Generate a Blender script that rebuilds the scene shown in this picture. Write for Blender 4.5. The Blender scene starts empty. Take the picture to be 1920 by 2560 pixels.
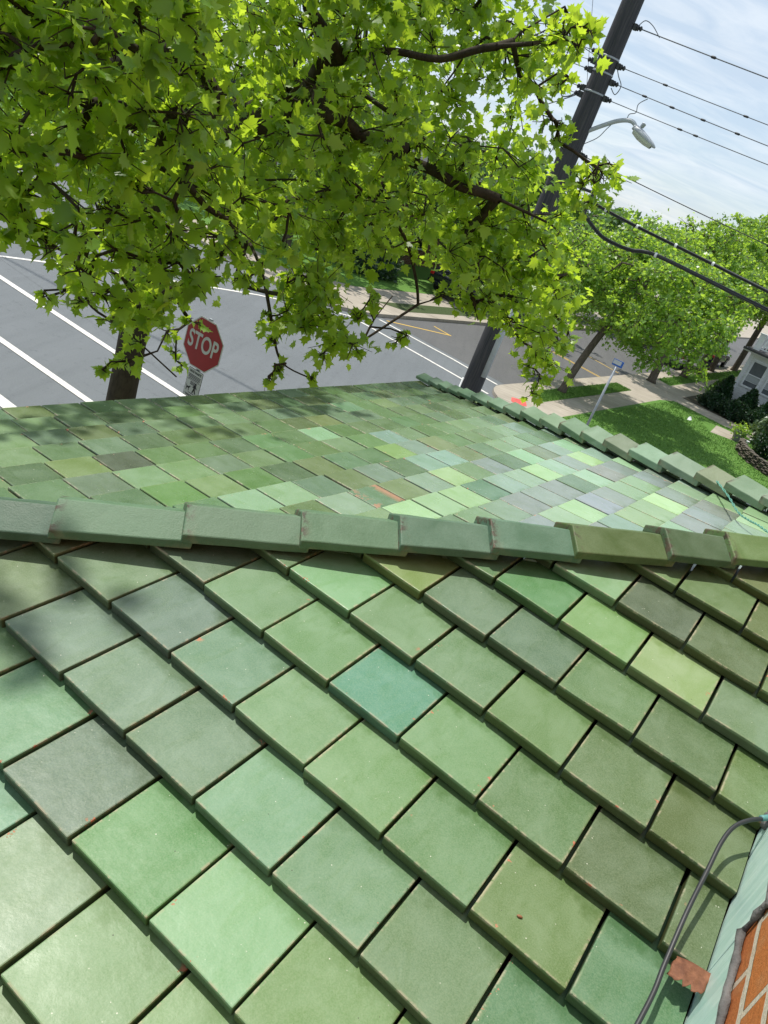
import bpy, bmesh, math, random
import numpy as np
from mathutils import Vector, Matrix

# ------------------------------------------------------------------ camera, sky, sun, exposure
SC = bpy.context.scene
COL = SC.collection
H = 6.3
CAMR = np.array([[0.92962004, 0.36851945, 0.0],
                 [0.15467757, -0.39018664, 0.90765039],
                 [0.33448682, -0.84376999, -0.41972702]])      # columns: right, down, forward
cam_data = bpy.data.cameras.new('camera')
cam = bpy.data.objects.new('camera', cam_data)
COL.objects.link(cam)
m = Matrix.Identity(4)
for i in range(3):
    m[i][0] = CAMR[i][0]
    m[i][1] = -CAMR[i][1]
    m[i][2] = -CAMR[i][2]
    m[i][3] = (0, 0, H)[i]
cam.matrix_world = m
cam_data.sensor_fit = 'VERTICAL'
cam_data.sensor_height = 24.0
cam_data.lens = 24.0 * 1945.0 / 2560.0
cam_data.clip_start = 0.05
cam_data.clip_end = 2000
SC.camera = cam

SUN_AZ, SUN_EL = math.radians(-56), math.radians(66)
world = bpy.data.worlds.new('World')
SC.world = world
world.use_nodes = True
wt = world.node_tree
for n in list(wt.nodes):
    wt.nodes.remove(n)
def wn(kind, **kw):
    n = wt.nodes.new(kind)
    for k, v in kw.items():
        setattr(n, k, v)
    return n
w_out = wn('ShaderNodeOutputWorld')
w_bg = wn('ShaderNodeBackground')
w_sky = wn('ShaderNodeTexSky', sky_type='NISHITA', sun_disc=False)
w_sky.sun_elevation = SUN_EL
w_sky.sun_rotation = SUN_AZ
w_sky.air_density = 1.0
w_sky.dust_density = 0.6
w_bg.inputs['Strength'].default_value = 0.125
w_tc = wn('ShaderNodeTexCoord')
w_sep = wn('ShaderNodeSeparateXYZ')
w_add = wn('ShaderNodeMath', operation='ADD'); w_add.inputs[1].default_value = 0.22
w_div = wn('ShaderNodeVectorMath', operation='DIVIDE')
w_comb = wn('ShaderNodeCombineXYZ')
w_n1 = wn('ShaderNodeTexNoise'); w_n1.inputs['Scale'].default_value = 2.1; w_n1.inputs['Detail'].default_value = 7; w_n1.inputs['Roughness'].default_value = 0.58; w_n1.inputs['Distortion'].default_value = 0.5
w_map = wn('ShaderNodeMapRange'); w_map.inputs['From Min'].default_value = 0.36; w_map.inputs['From Max'].default_value = 0.68
w_map.inputs['To Min'].default_value = 0.62; w_map.inputs['To Max'].default_value = 0.95
w_mix = wn('ShaderNodeMixRGB'); w_mix.inputs['Color2'].default_value = (5.1, 5.85, 6.7, 1)
L = wt.links.new
L(w_tc.outputs['Generated'], w_sep.inputs[0])
L(w_sep.outputs['Z'], w_add.inputs[0])
for k in range(3):
    L(w_add.outputs[0], w_comb.inputs[k])
L(w_tc.outputs['Generated'], w_div.inputs[0]); L(w_comb.outputs[0], w_div.inputs[1])
L(w_div.outputs[0], w_n1.inputs['Vector'])
L(w_n1.outputs['Fac'], w_map.inputs['Value'])
L(w_map.outputs[0], w_mix.inputs['Fac'])
L(w_sky.outputs[0], w_mix.inputs['Color1'])
w_st = wn('ShaderNodeMapping'); w_st.inputs['Scale'].default_value = (1.0, 2.6, 1.0); w_st.inputs['Rotation'].default_value = (0, 0, 0.6)
w_n2 = wn('ShaderNodeTexNoise'); w_n2.inputs['Scale'].default_value = 2.4; w_n2.inputs['Detail'].default_value = 7; w_n2.inputs['Roughness'].default_value = 0.6; w_n2.inputs['Distortion'].default_value = 0.8
L(w_div.outputs[0], w_st.inputs['Vector']); L(w_st.outputs[0], w_n2.inputs['Vector'])
w_m2 = wn('ShaderNodeMapRange'); w_m2.inputs['From Min'].default_value = 0.38; w_m2.inputs['From Max'].default_value = 0.66
w_cl = wn('ShaderNodeMixRGB'); w_cl.inputs['Color1'].default_value = (4.3, 5.15, 6.15, 1); w_cl.inputs['Color2'].default_value = (6.0, 6.5, 7.0, 1)
L(w_n2.outputs['Fac'], w_m2.inputs['Value']); L(w_m2.outputs[0], w_cl.inputs['Fac']); L(w_cl.outputs[0], w_mix.inputs['Color2'])
L(w_mix.outputs[0], w_bg.inputs['Color'])
L(w_bg.outputs[0], w_out.inputs['Surface'])

sun_data = bpy.data.lights.new('sun', 'SUN')
sun_data.energy = 4.2
sun_data.angle = math.radians(0.8)
sun_data.color = (1.0, 0.95, 0.87)
sun = bpy.data.objects.new('sun', sun_data)
COL.objects.link(sun)
sd = Vector((math.sin(SUN_AZ) * math.cos(SUN_EL), math.cos(SUN_AZ) * math.cos(SUN_EL), math.sin(SUN_EL)))
sun.rotation_euler = sd.to_track_quat('Z', 'Y').to_euler()
sun.location = (-20, 30, 60)

SC.view_settings.view_transform = 'Standard'
SC.view_settings.look = 'None'
SC.view_settings.exposure = 0.24
SC.view_settings.gamma = 1.0
SC.cycles.max_bounces = 8
SC.cycles.transmission_bounces = 6
SC.cycles.transparent_max_bounces = 8

# ------------------------------------------------------------------ frames
AZ, TH = math.radians(25.1586), math.radians(14.777)
TN = math.tan(TH)
TA = np.array([-0.2962, 0.9155, -1.2211 + H])                  # origin of the near roof slope
AX = np.array([math.cos(AZ), -math.sin(AZ), 0.0])              # towards the house wall
AY = np.array([math.sin(AZ), math.cos(AZ), 0.0])               # along the house wall
UP = np.array([0, 0, 1.0])
def W(x, y, z):                                                # building frame -> world
    return TA + x * AX + y * AY + z * UP
ZG = H - 1.2211                                                # building-frame z of the ground is -ZG
SAZ = math.radians(28.5)
SD = np.array([math.sin(SAZ), math.cos(SAZ), 0.0])             # along the street
SN = np.array([math.cos(SAZ), -math.sin(SAZ), 0.0])            # across the street
def S(n, s, z=0.0):
    return n * SN + s * SD + z * UP
def unit(v):
    v = np.asarray(v, float)
    return v / np.linalg.norm(v)

# ------------------------------------------------------------------ helpers
def lin(c):
    return tuple((x / 255 / 12.92) if x / 255 <= 0.04045 else ((x / 255 + 0.055) / 1.055) ** 2.4 for x in c)

class MB:
    def __init__(self):
        self.v, self.f, self.mi = [], [], []
    def add(self, vs, fs, mi=0):
        o = len(self.v)
        self.v.extend([tuple(map(float, p)) for p in vs])
        for f in fs:
            self.f.append(tuple(i + o for i in f)); self.mi.append(mi)
        return self
    def box(self, c, half, ax=(1, 0, 0), ay=(0, 1, 0), az=(0, 0, 1), mi=0):
        c = np.asarray(c, float); a = np.asarray(ax, float) * half[0]; b = np.asarray(ay, float) * half[1]; d = np.asarray(az, float) * half[2]
        vs = [c - a - b - d, c + a - b - d, c + a + b - d, c - a + b - d, c - a - b + d, c + a - b + d, c + a + b + d, c - a + b + d]
        return self.add(vs, [(0, 3, 2, 1), (4, 5, 6, 7), (0, 1, 5, 4), (1, 2, 6, 5), (2, 3, 7, 6), (3, 0, 4, 7)], mi)
    def prism(self, poly, off, mi=0):
        n = len(poly); off = np.asarray(off, float)
        vs = [np.asarray(p, float) for p in poly] + [np.asarray(p, float) + off for p in poly]
        fs = [tuple(range(n))[::-1], tuple(range(n, 2 * n))] + [(i, (i + 1) % n, n + (i + 1) % n, n + i) for i in range(n)]
        return self.add(vs, fs, mi)
    def tube(self, pts, r, n=8, caps=True, mi=0):
        pts = [np.asarray(p, float) for p in pts]
        rs = r if hasattr(r, '__len__') else [r] * len(pts)
        ref = None; vs = []; fs = []
        for i, p in enumerate(pts):
            d = unit(pts[min(i + 1, len(pts) - 1)] - pts[max(i - 1, 0)])
            if ref is None:
                ref = np.cross(d, (0, 0, 1) if abs(d[2]) < 0.9 else (1, 0, 0))
            ref = unit(ref - d * (ref @ d)); b = np.cross(d, ref)
            for k in range(n):
                a = 2 * math.pi * k / n
                vs.append(p + rs[i] * (math.cos(a) * ref + math.sin(a) * b))
        for i in range(len(pts) - 1):
            for k in range(n):
                fs.append((i * n + k, i * n + (k + 1) % n, (i + 1) * n + (k + 1) % n, (i + 1) * n + k))
        if caps:
            fs.append(tuple(range(n))[::-1]); fs.append(tuple((len(pts) - 1) * n + k for k in range(n)))
        return self.add(vs, fs, mi)
    def lathe(self, c, prof, axis=(0, 0, 1), n=16, mi=0):
        d = unit(axis); ref = unit(np.cross(d, (0, 0, 1) if abs(d[2]) < 0.9 else (1, 0, 0))); b = np.cross(d, ref)
        vs = []; fs = []; c = np.asarray(c, float)
        for r, z in prof:
            for k in range(n):
                a = 2 * math.pi * k / n
                vs.append(c + d * z + max(r, 1e-4) * (math.cos(a) * ref + math.sin(a) * b))
        for i in range(len(prof) - 1):
            for k in range(n):
                fs.append((i * n + k, i * n + (k + 1) % n, (i + 1) * n + (k + 1) % n, (i + 1) * n + k))
        fs.append(tuple(range(n))[::-1]); fs.append(tuple((len(prof) - 1) * n + k for k in range(n)))
        return self.add(vs, fs, mi)

def wloc(o):
    p = Vector((0, 0, 0))
    while o is not None:
        p += o.location; o = o.parent
    return p

def obj(name, mb, mats, parent=None, smooth=False, bevel=0.0, seg=2, origin=None):
    me = bpy.data.meshes.new(name)
    base = wloc(parent) if parent is not None else Vector(origin if origin is not None else (0, 0, 0))
    vs = np.array(mb.v, float).reshape(-1, 3) - np.array(base)
    me.from_pydata(vs.tolist(), [], mb.f)
    ml = mats if isinstance(mats, (list, tuple)) else [mats]
    for mm in ml:
        me.materials.append(mm)
    if len(ml) > 1:
        me.polygons.foreach_set('material_index', mb.mi)
    if smooth:
        me.polygons.foreach_set('use_smooth', [True] * len(me.polygons))
    me.update()
    o = bpy.data.objects.new(name, me)
    COL.objects.link(o)
    if parent is not None:
        o.parent = parent
    elif origin is not None:
        o.location = origin
    if bevel > 0:
        b = o.modifiers.new('bevel', 'BEVEL'); b.width = bevel; b.segments = seg; b.limit_method = 'ANGLE'; b.angle_limit = math.radians(35)
    return o

def thing(name, label, cat, loc, group=None):
    o = bpy.data.objects.new(name, None)
    o.empty_display_size = 0.2
    COL.objects.link(o)
    o.location = Vector([float(x) for x in loc])
    tag(o, label, cat, group)
    return o
def tag(o, label, cat, group=None):
    o['label'] = label; o['category'] = cat
    if group:
        o['group'] = group
    return o
def struct(o, kind='structure'):
    o['kind'] = kind
    return o

def npmesh(name, verts, faces, mat, parent=None, attrs=None, smooth=False):
    """verts Nx3 (world), faces MxK array; attrs {name: per-vertex float array}"""
    base = np.array(wloc(parent)) if parent is not None else np.zeros(3)
    verts = np.asarray(verts, np.float32) - base.astype(np.float32)
    faces = np.asarray(faces, np.int32)
    k = faces.shape[1]
    me = bpy.data.meshes.new(name)
    me.vertices.add(len(verts)); me.vertices.foreach_set('co', verts.ravel())
    me.loops.add(faces.size); me.loops.foreach_set('vertex_index', faces.ravel())
    me.polygons.add(len(faces)); me.polygons.foreach_set('loop_start', np.arange(0, faces.size, k, dtype=np.int32))
    if smooth:
        me.polygons.foreach_set('use_smooth', np.ones(len(faces), bool))
    me.update(calc_edges=True)
    me.validate()
    for an, av in (attrs or {}).items():
        at = me.attributes.new(an, 'FLOAT', 'POINT'); at.data.foreach_set('value', np.asarray(av, np.float32))
    me.materials.append(mat)
    o = bpy.data.objects.new(name, me); COL.objects.link(o)
    if parent is not None:
        o.parent = parent
    return o

# ------------------------------------------------------------------ materials
class NT:
    def __init__(self, name):
        self.m = bpy.data.materials.new(name); self.m.use_nodes = True
        self.t = self.m.node_tree
        self.t.nodes.clear()
        self.out = self.t.nodes.new('ShaderNodeOutputMaterial')
    def n(self, kind, ins=None, **kw):
        nd = self.t.nodes.new(kind)
        for k, v in kw.items():
            setattr(nd, k, v)
        for k, v in (ins or {}).items():
            self.set(nd.inputs[k], v)
        return nd
    def set(self, sock, v):
        if isinstance(v, bpy.types.NodeSocket):
            self.t.links.new(v, sock)
        else:
            if isinstance(v, tuple) and len(v) == 3 and sock.type == 'RGBA':
                v = v + (1,)
            sock.default_value = v
    def math(self, op, a, b=0.0, clamp=False):
        nd = self.n('ShaderNodeMath', operation=op, use_clamp=clamp)
        self.set(nd.inputs[0], a); self.set(nd.inputs[1], b)
        return nd.outputs[0]
    def mix(self, f, a, b, mode='MIX'):
        nd = self.n('ShaderNodeMixRGB', blend_type=mode)
        self.set(nd.inputs[0], f); self.set(nd.inputs[1], a); self.set(nd.inputs[2], b)
        return nd.outputs[0]
    def noise(self, vec, scale, detail=3, rough=0.55, dist=0.0):
        nd = self.n('ShaderNodeTexNoise', {'Scale': scale, 'Detail': detail, 'Roughness': rough, 'Distortion': dist})
        if vec is not None:
            self.t.links.new(vec, nd.inputs['Vector'])
        return nd.outputs['Fac']
    def rng(self, v, a, b, c=0.0, d=1.0):
        nd = self.n('ShaderNodeMapRange', {'Value': v, 'From Min': a, 'From Max': b, 'To Min': c, 'To Max': d})
        nd.clamp = True
        return nd.outputs[0]
    def coord(self, which='Object'):
        return self.n('ShaderNodeTexCoord').outputs[which]
    def attr(self, name, out='Fac'):
        return self.n('ShaderNodeAttribute', attribute_name=name).outputs[out]
    def bump(self, h, strength=0.3, dist=0.01):
        return self.n('ShaderNodeBump', {'Height': h, 'Strength': strength, 'Distance': dist}).outputs[0]
    def bsdf(self, color, rough=0.6, normal=None, spec=0.5, metal=0.0, **kw):
        nd = self.n('ShaderNodeBsdfPrincipled', {'Base Color': color, 'Roughness': rough, 'Metallic': metal, 'Specular IOR Level': spec})
        if normal is not None:
            self.set(nd.inputs['Normal'], normal)
        for k, v in kw.items():
            self.set(nd.inputs[k], v)
        return nd
    def done(self, sh):
        self.t.links.new(sh.outputs[0] if hasattr(sh, 'outputs') else sh, self.out.inputs['Surface'])
        return self.m

def simple(name, c, rough=0.6, var=0.12, scale=6.0, bump=0.0, bscale=40.0, metal=0.0, spec=0.5, c2=None):
    t = NT(name); co = t.coord()
    f = t.noise(co, scale, 5, 0.6)
    base = t.mix(t.rng(f, 0.3, 0.7), tuple(x * (1 - var) for x in c), c2 if c2 else tuple(min(1, x * (1 + var)) for x in c))
    nrm = t.bump(t.noise(co, bscale, 4), bump, 0.01) if bump else None
    return t.done(t.bsdf(base, rough, nrm, spec, metal))

def glaze_mat(name, half_w, half_px, r0=0.32, r1=0.48, spec=0.28):
    """glazed clay tile: colour per tile, cloudy firing, worn unglazed arrises, chips and specks"""
    t = NT(name)
    base = t.attr('tcol', 'Color'); rnd = t.attr('trnd')
    loc = t.attr('tloc', 'Vector')
    sh = t.n('ShaderNodeVectorMath', operation='ADD'); t.set(sh.inputs[0], loc)
    cb = t.n('ShaderNodeCombineXYZ', {'X': t.math('MULTIPLY', rnd, 37.0), 'Y': t.math('MULTIPLY', rnd, 91.0), 'Z': t.math('MULTIPLY', rnd, 17.0)})
    t.set(sh.inputs[1], cb.outputs[0]); v = sh.outputs[0]
    st = t.n('ShaderNodeMapping', {'Vector': v, 'Scale': (4.0, 1.4, 4.0)}).outputs[0]
    cloud = t.noise(v, 9.0, 4, 0.55, 0.6)
    streak = t.noise(st, 5.0, 4, 0.6, 1.2)
    fine = t.noise(v, 330.0, 4, 0.75)
    dark = t.mix(1.0, base, (0.86, 0.90, 0.80), 'MULTIPLY')
    light = t.mix(0.12, base, (0.50, 0.62, 0.50))
    c = t.mix(t.rng(cloud, 0.30, 0.70), dark, light)
    c = t.mix(t.rng(streak, 0.50, 0.74, 0.0, 0.6), c, t.mix(1.0, base, (0.70, 0.82, 0.50), 'MULTIPLY'))
    c = t.mix(t.rng(fine, 0.32, 0.72, 0.0, 0.5), c, t.mix(0.45, base, (0.44, 0.50, 0.34)))
    sx = t.n('ShaderNodeSeparateXYZ', {0: loc})
    x, y, z = sx.outputs[0], sx.outputs[1], sx.outputs[2]
    ex = t.math('SUBTRACT', half_w, t.math('ABSOLUTE', x))
    ed = t.math('MINIMUM', ex, y)
    wob = t.math('MULTIPLY', t.math('SUBTRACT', t.noise(v, 45.0, 3, 0.7), 0.5), 0.012)
    edn = t.math('ADD', ed, wob)
    hal = t.rng(edn, 0.001, 0.010, 0.22, 0.0)                       # thin glaze halo along the edges
    c = t.mix(t.math('MULTIPLY', hal, t.rng(t.noise(v, 14, 2), 0.42, 0.6)), c, t.mix(0.6, base, (0.36, 0.36, 0.17)))
    worn = t.math('MULTIPLY', t.rng(ed, 0.0005, half_px, 1.0, 0.0), t.rng(t.noise(v, 24.0, 4, 0.75), 0.50, 0.58))
    top = t.rng(z, -0.0075, -0.004)
    c = t.mix(t.math('MULTIPLY', worn, t.math('MULTIPLY', top, 0.6)), c, (0.46, 0.38, 0.27))
    algae = t.math('MULTIPLY', t.rng(t.math('ADD', y, t.math('MULTIPLY', t.math('SUBTRACT', t.noise(v, 14, 4, 0.7), 0.5), 0.16)), half_w * 1.62, half_w * 2.0), 0.55)
    c = t.mix(algae, c, t.mix(1.0, base, (0.55, 0.62, 0.30), 'MULTIPLY'))
    spk = t.n('ShaderNodeTexVoronoi', {'Vector': v, 'Scale': 42.0}).outputs['Distance']
    c = t.mix(t.math('MULTIPLY', t.rng(spk, 0.035, 0.06, 1.0, 0.0), t.rng(t.noise(v, 11, 2), 0.56, 0.62)), c, (0.05, 0.05, 0.035))
    ws = t.n('ShaderNodeTexVoronoi', {'Vector': v, 'Scale': 58.0}).outputs['Distance']
    c = t.mix(t.math('MULTIPLY', t.rng(ws, 0.05, 0.085, 0.8, 0.0), t.rng(t.noise(v, 21, 2), 0.52, 0.6)), c, (0.62, 0.62, 0.52))
    chipn = t.math('MULTIPLY', t.rng(t.noise(v, 19.0, 4, 0.7), 0.665, 0.675), t.rng(ed, 0.004, 0.016, 1.0, 0.0))
    big = t.math('MULTIPLY', t.attr('tchip'), t.math('MULTIPLY', t.rng(t.noise(v, 13.0, 5, 0.7), 0.50, 0.53), t.rng(ex, 0.02, 0.05, 1.0, 0.0)))
    chip = t.math('MAXIMUM', chipn, big)
    c = t.mix(t.math('MULTIPLY', chip, top), c, t.mix(t.noise(v, 60, 3), (0.36, 0.12, 0.07), (0.48, 0.22, 0.13)))
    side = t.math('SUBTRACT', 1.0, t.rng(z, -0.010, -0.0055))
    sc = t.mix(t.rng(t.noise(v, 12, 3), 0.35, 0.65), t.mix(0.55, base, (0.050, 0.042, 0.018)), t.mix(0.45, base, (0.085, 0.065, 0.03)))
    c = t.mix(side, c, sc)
    rough = t.math('ADD', t.rng(t.noise(v, 16, 3), 0.3, 0.7, r0, r1), t.math('MULTIPLY', t.math('MAXIMUM', chip, worn), 0.4))
    h = t.math('ADD', t.math('MULTIPLY', t.noise(v, 26, 3), 0.8), t.math('ADD', t.math('MULTIPLY', fine, 0.12), t.math('MULTIPLY', chip, -0.8)))
    return t.done(t.bsdf(c, rough, t.bump(h, 0.30, 0.005), spec))
# ------------------------------------------------------------------ brick house with the tiled bay roof
brick_house = thing('brick_house', 'brick house with the green glazed tile roof that fills the foreground', 'house', W(1.2, 1.0, -ZG))

def brick_mat(name, c1, c2, mortar, bl=0.215, bh=0.083, ms=0.012, uvec=None):
    t = NT(name)
    co = t.coord()
    sx = t.n('ShaderNodeSeparateXYZ', {0: co})
    a = uvec if uvec is not None else AY
    u = t.math('ADD', t.math('MULTIPLY', sx.outputs[0], float(a[0])), t.math('MULTIPLY', sx.outputs[1], float(a[1])))
    v = t.n('ShaderNodeCombineXYZ', {'X': u, 'Y': t.math('ADD', sx.outputs[2], 0.0), 'Z': 0.0}).outputs[0]
    wob = t.n('ShaderNodeTexNoise', {'Scale': 9.0, 'Detail': 4.0}); t.set(wob.inputs['Vector'], co)
    va = t.n('ShaderNodeVectorMath', operation='SCALE'); t.set(va.inputs[0], wob.outputs['Color']); va.inputs['Scale'].default_value = 0.016
    v2 = t.n('ShaderNodeVectorMath', operation='ADD'); t.set(v2.inputs[0], v); t.set(v2.inputs[1], va.outputs[0])
    b = t.n('ShaderNodeTexBrick', {'Vector': v2.outputs[0], 'Scale': 1.0, 'Brick Width': bl, 'Row Height': bh, 'Mortar Size': ms, 'Mortar Smooth': 0.2, 'Color1': c1, 'Color2': c2, 'Mortar': mortar})
    pit = t.noise(co, 120, 4, 0.7)
    c = t.mix(t.rng(pit, 0.35, 0.7, 0, 0.5), b.outputs['Color'], t.mix(1.0, b.outputs['Color'], (0.55, 0.45, 0.4), 'MULTIPLY'))
    c = t.mix(t.rng(t.noise(co, 18, 4), 0.5, 0.75, 0, 0.35), c, (0.42, 0.24, 0.12))
    hh = t.math('ADD', t.math('MULTIPLY', t.math('SUBTRACT', 1.0, b.outputs['Fac']), 1.0), t.math('MULTIPLY', pit, 0.35))
    return t.done(t.bsdf(c, 0.88, t.bump(hh, 0.9, 0.008), 0.25))

M_brick = brick_mat('orange_brick', (0.47, 0.155, 0.040), (0.38, 0.115, 0.034), (0.55, 0.49, 0.40), 0.215, 0.083, 0.009)
M_glaze_a = glaze_mat('glazed_tile_near', 0.0965, 0.0055)
M_glaze_b = glaze_mat('glazed_tile_far', 0.080, 0.0045, 0.17, 0.29, 0.55)
M_deck = simple('roof_felt', (0.012, 0.012, 0.010), 0.9)
def copper_mat():
    t = NT('copper_patina')
    co = t.coord()
    mp = t.n('ShaderNodeMapping', {'Vector': co, 'Scale': (14, 14, 2.2)}).outputs[0]
    f = t.noise(mp, 3.0, 5, 0.65, 0.8); g = t.noise(co, 60, 4, 0.7)
    c = t.mix(t.rng(f, 0.3, 0.7), (0.36, 0.54, 0.48), (0.56, 0.70, 0.64))
    c = t.mix(t.rng(g, 0.6, 0.75, 0, 0.35), c, (0.20, 0.27, 0.25))
    return t.done(t.bsdf(c, 0.42, t.bump(t.math('ADD', f, t.math('MULTIPLY', g, 0.2)), 0.25, 0.01), 0.5, 0.0))
M_copper = copper_mat()
M_caulk = simple('old_caulk', (0.11, 0.105, 0.10), 0.9, 0.45, 18, 0.8, 60)

WALLX = 0.985
# wall: one long brick face, the roof dies into it
wb = MB().box(W(WALLX + 0.16, 1.4, (-ZG + 4.2) / 2), (0.16, 5.2, (ZG + 4.2) / 2), AX, AY, UP)
house_wall = obj('brick_wall', wb, M_brick, brick_house)

# stepped copper flashing
fm = MB()
ft = 0.004
Y0, Z0, RUN, RISE = 0.575, 0.262, 0.315, 0.083
for k in range(-4, 10):
    ya, yb = Y0 + (k - 1) * RUN, Y0 + k * RUN
    zt = Z0 + k * RISE
    jag = 0.008 * math.sin(k * 2.7)
    poly = [(ya, ya * TN - 0.035), (yb, yb * TN - 0.035), (yb + jag, zt + 0.004), (ya + 0.012, zt + 0.002 + jag * 0.4)]
    fm.prism([W(WALLX - 0.003 - 0.0006 * (k % 3), y, z) for y, z in poly], AX * (-ft))
    # the apron turned out over the tiles
flashing = obj('flashing', fm, M_copper, house_wall, bevel=0.0015)
cm = MB()
rs = random.Random(3)
for k in range(-4, 10):
    ya, yb = Y0 + (k - 1) * RUN, Y0 + k * RUN
    zt = Z0 + k * RISE
    def bead(p, q, n, r):
        pts = [np.array(p) + (np.array(q) - np.array(p)) * i / n for i in range(n + 1)]
        cm.tube([W(WALLX - 0.007 + rs.uniform(-.002, .001), y + rs.uniform(-.003, .003), z + rs.uniform(-.003, .003)) for y, z in pts], [r * rs.uniform(.6, 1.35) for _ in pts], 6)
    bead((ya - 0.01, zt + 0.001), (yb, zt + 0.001), 14, 0.0065)
    bead((yb, zt - 0.004), (yb + 0.004, zt + RISE), 5, 0.006)
caulk = obj('caulk_joint', cm, M_caulk, house_wall, smooth=True)

# ---- tiles
KA = 0.60
def tile_obj(name, tiles, mat, parent):
    V, F, TL, TC, TR, CH = [], [], [], [], [], []
    rr = random.Random(11)
    for T in tiles:
        w, e, th, gap = T['w'], T['e'], T['t'], T['g']
        O, ud, sdv, nd = T['O'], T['u'], T['s'], T['n']
        Lh = 1.9 * e
        tilt = (th + 0.003) / e
        jz, jr, js, jt = rr.uniform(-.0015, .0015), rr.uniform(-.007, .007), rr.uniform(-.0028, .0028), rr.uniform(-.006, .006)
        # cheap reject
        crn = [O + ud * x + sdv * y for x in (0, w) for y in (0, e)]
        if any(all((p - co) @ no > 0 for p in crn) for co, no in T['clip']):
            continue
        bm = bmesh.new()
        lay = bm.verts.layers.float_vector.new('tl')
        vs = []
        for z in (-th, 0):
            for x, y in ((gap / 2, 0), (w - gap / 2, 0), (w - gap / 2, Lh), (gap / 2, Lh)):
                vs.append(bm.verts.new((x, y, z)))
        for f in ((0, 3, 2, 1), (4, 5, 6, 7), (0, 1, 5, 4), (1, 2, 6, 5), (2, 3, 7, 6), (3, 0, 4, 7)):
            bm.faces.new([vs[i] for i in f])
        be = [ed for ed in bm.edges if max(v.co.y for v in ed.verts) < Lh - 1e-4 or (min(v.co.z for v in ed.verts) > -1e-4)]
        bmesh.ops.bevel(bm, geom=be, offset=T['bv'], segments=T['bs'], profile=0.5, affect='EDGES')
        if T.get('grid'):
            for q in range(1, 4):
                bmesh.ops.bisect_plane(bm, geom=bm.verts[:] + bm.edges[:] + bm.faces[:], plane_co=(0, e * q / 3.2, 0), plane_no=(0, 1, 0))
            for q in range(1, 4):
                bmesh.ops.bisect_plane(bm, geom=bm.verts[:] + bm.edges[:] + bm.faces[:], plane_co=(w * q / 4, 0, 0), plane_no=(1, 0, 0))
        wa, wb_ = rr.uniform(-1, 1), rr.uniform(-1, 1)
        for v in bm.verts:
            x, y, z = v.co
            v[lay] = (x - w / 2, y, z)
            xx = x - w / 2
            if T.get('grid'):                                     # hand-made: slightly dished or bowed
                z += 0.0016 * wa * (1 - (2 * xx / w) ** 2) + 0.0012 * wb_ * math.sin(3.1 * y / e + wa)
                y += 0.0016 * wb_ * math.sin(2.2 * xx / w * 2 + wa * 3)
            zz = z - y * tilt + jz + jr * xx + jt * y * 0.25
            P = O + ud * (x + 0) + sdv * (y + js + jr * 0.8 * xx) + nd * zz
            v.co = P
        for co, no in T['clip']:
            g = bmesh.ops.bisect_plane(bm, geom=bm.verts[:] + bm.edges[:] + bm.faces[:], plane_co=co, plane_no=no, clear_outer=True)
            if not bm.faces:
                break
            bd = [ed for ed in bm.edges if ed.is_boundary]
            if bd:
                bmesh.ops.holes_fill(bm, edges=bd, sides=0)
        if bm.faces:
            off = len(V)
            bm.verts.index_update()
            for v in bm.verts:
                V.append(tuple(v.co)); TL.append(tuple(v[lay])); TC.append(T['c']); TR.append(T['r']); CH.append(T.get('chip', 0.0))
            for f in bm.faces:
                F.append([v.index + off for v in f.verts])
        bm.free()
    mb = MB(); mb.v = V; mb.f = F; mb.mi = [0] * len(F)
    o = obj(name, mb, mat, parent)
    me = o.data
    a1 = me.attributes.new('tloc', 'FLOAT_VECTOR', 'POINT'); a1.data.foreach_set('vector', np.array(TL, np.float32).ravel())
    a2 = me.attributes.new('tcol', 'FLOAT_COLOR', 'POINT'); a2.data.foreach_set('color', np.array([c + (1,) for c in TC], np.float32).ravel())
    a3 = me.attributes.new('trnd', 'FLOAT', 'POINT'); a3.data.foreach_set('value', np.array(TR, np.float32))
    a4 = me.attributes.new('tchip', 'FLOAT', 'POINT'); a4.data.foreach_set('value', np.array(CH, np.float32))
    return o
def glz(c, k=KA):
    if c[0] > 160:
        c = (c[0], c[1] - 4, c[2] + 16)
    l = lin(c)
    return tuple(x * k for x in l)

# roof deck + soffit under the tiles (building frame), the outline of the bay
HC = 1.135                                                          # hip between near and street slope: y = x + HC
kB = 0.83
azB, thB = 0.4925, 0.2364
wB, eB = 0.2 * kB, 0.1988 * kB
P0B = np.array([-1.1808, 2.1527, -1.4139]) * kB + np.array([0, 0, H])
vB = np.array([math.sin(azB), math.cos(azB), 0.0])
ahB = np.array([math.cos(azB), -math.sin(azB), 0.0])
sB = ahB * math.cos(thB) + UP * math.sin(thB)
nB = unit(np.cross(sB, vB)); nB = nB if nB[2] > 0 else -nB
def BP(v, s, h=0.0):
    return P0B + v * vB + s * sB + h * nB
uA = AX
sA = AY * math.cos(TH) + UP * math.sin(TH)
nA = unit(np.cross(uA, sA))
# far hip on the street slope: v = HV0 + HV1 * s
HV0, HV1 = 3.04, -0.415
EAVE_S = -0.80
hipC0, hipC1 = BP(HV0 + HV1 * EAVE_S, EAVE_S), BP(HV0 + HV1 * 1.9, 1.9)
tC = unit(hipC1 - hipC0)
mC = unit(np.cross(tC, UP))
nC = unit(nB - 2 * (nB @ mC) * mC)
vC = unit(np.cross(UP, nC)); sC = unit(np.cross(nC, vC)); sC = sC if sC[2] > 0 else -sC
if vC @ AY > 0:
    vC = -vC
ZE = BP(0, EAVE_S)[2]
ZEl = ZE - TA[2]

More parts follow.
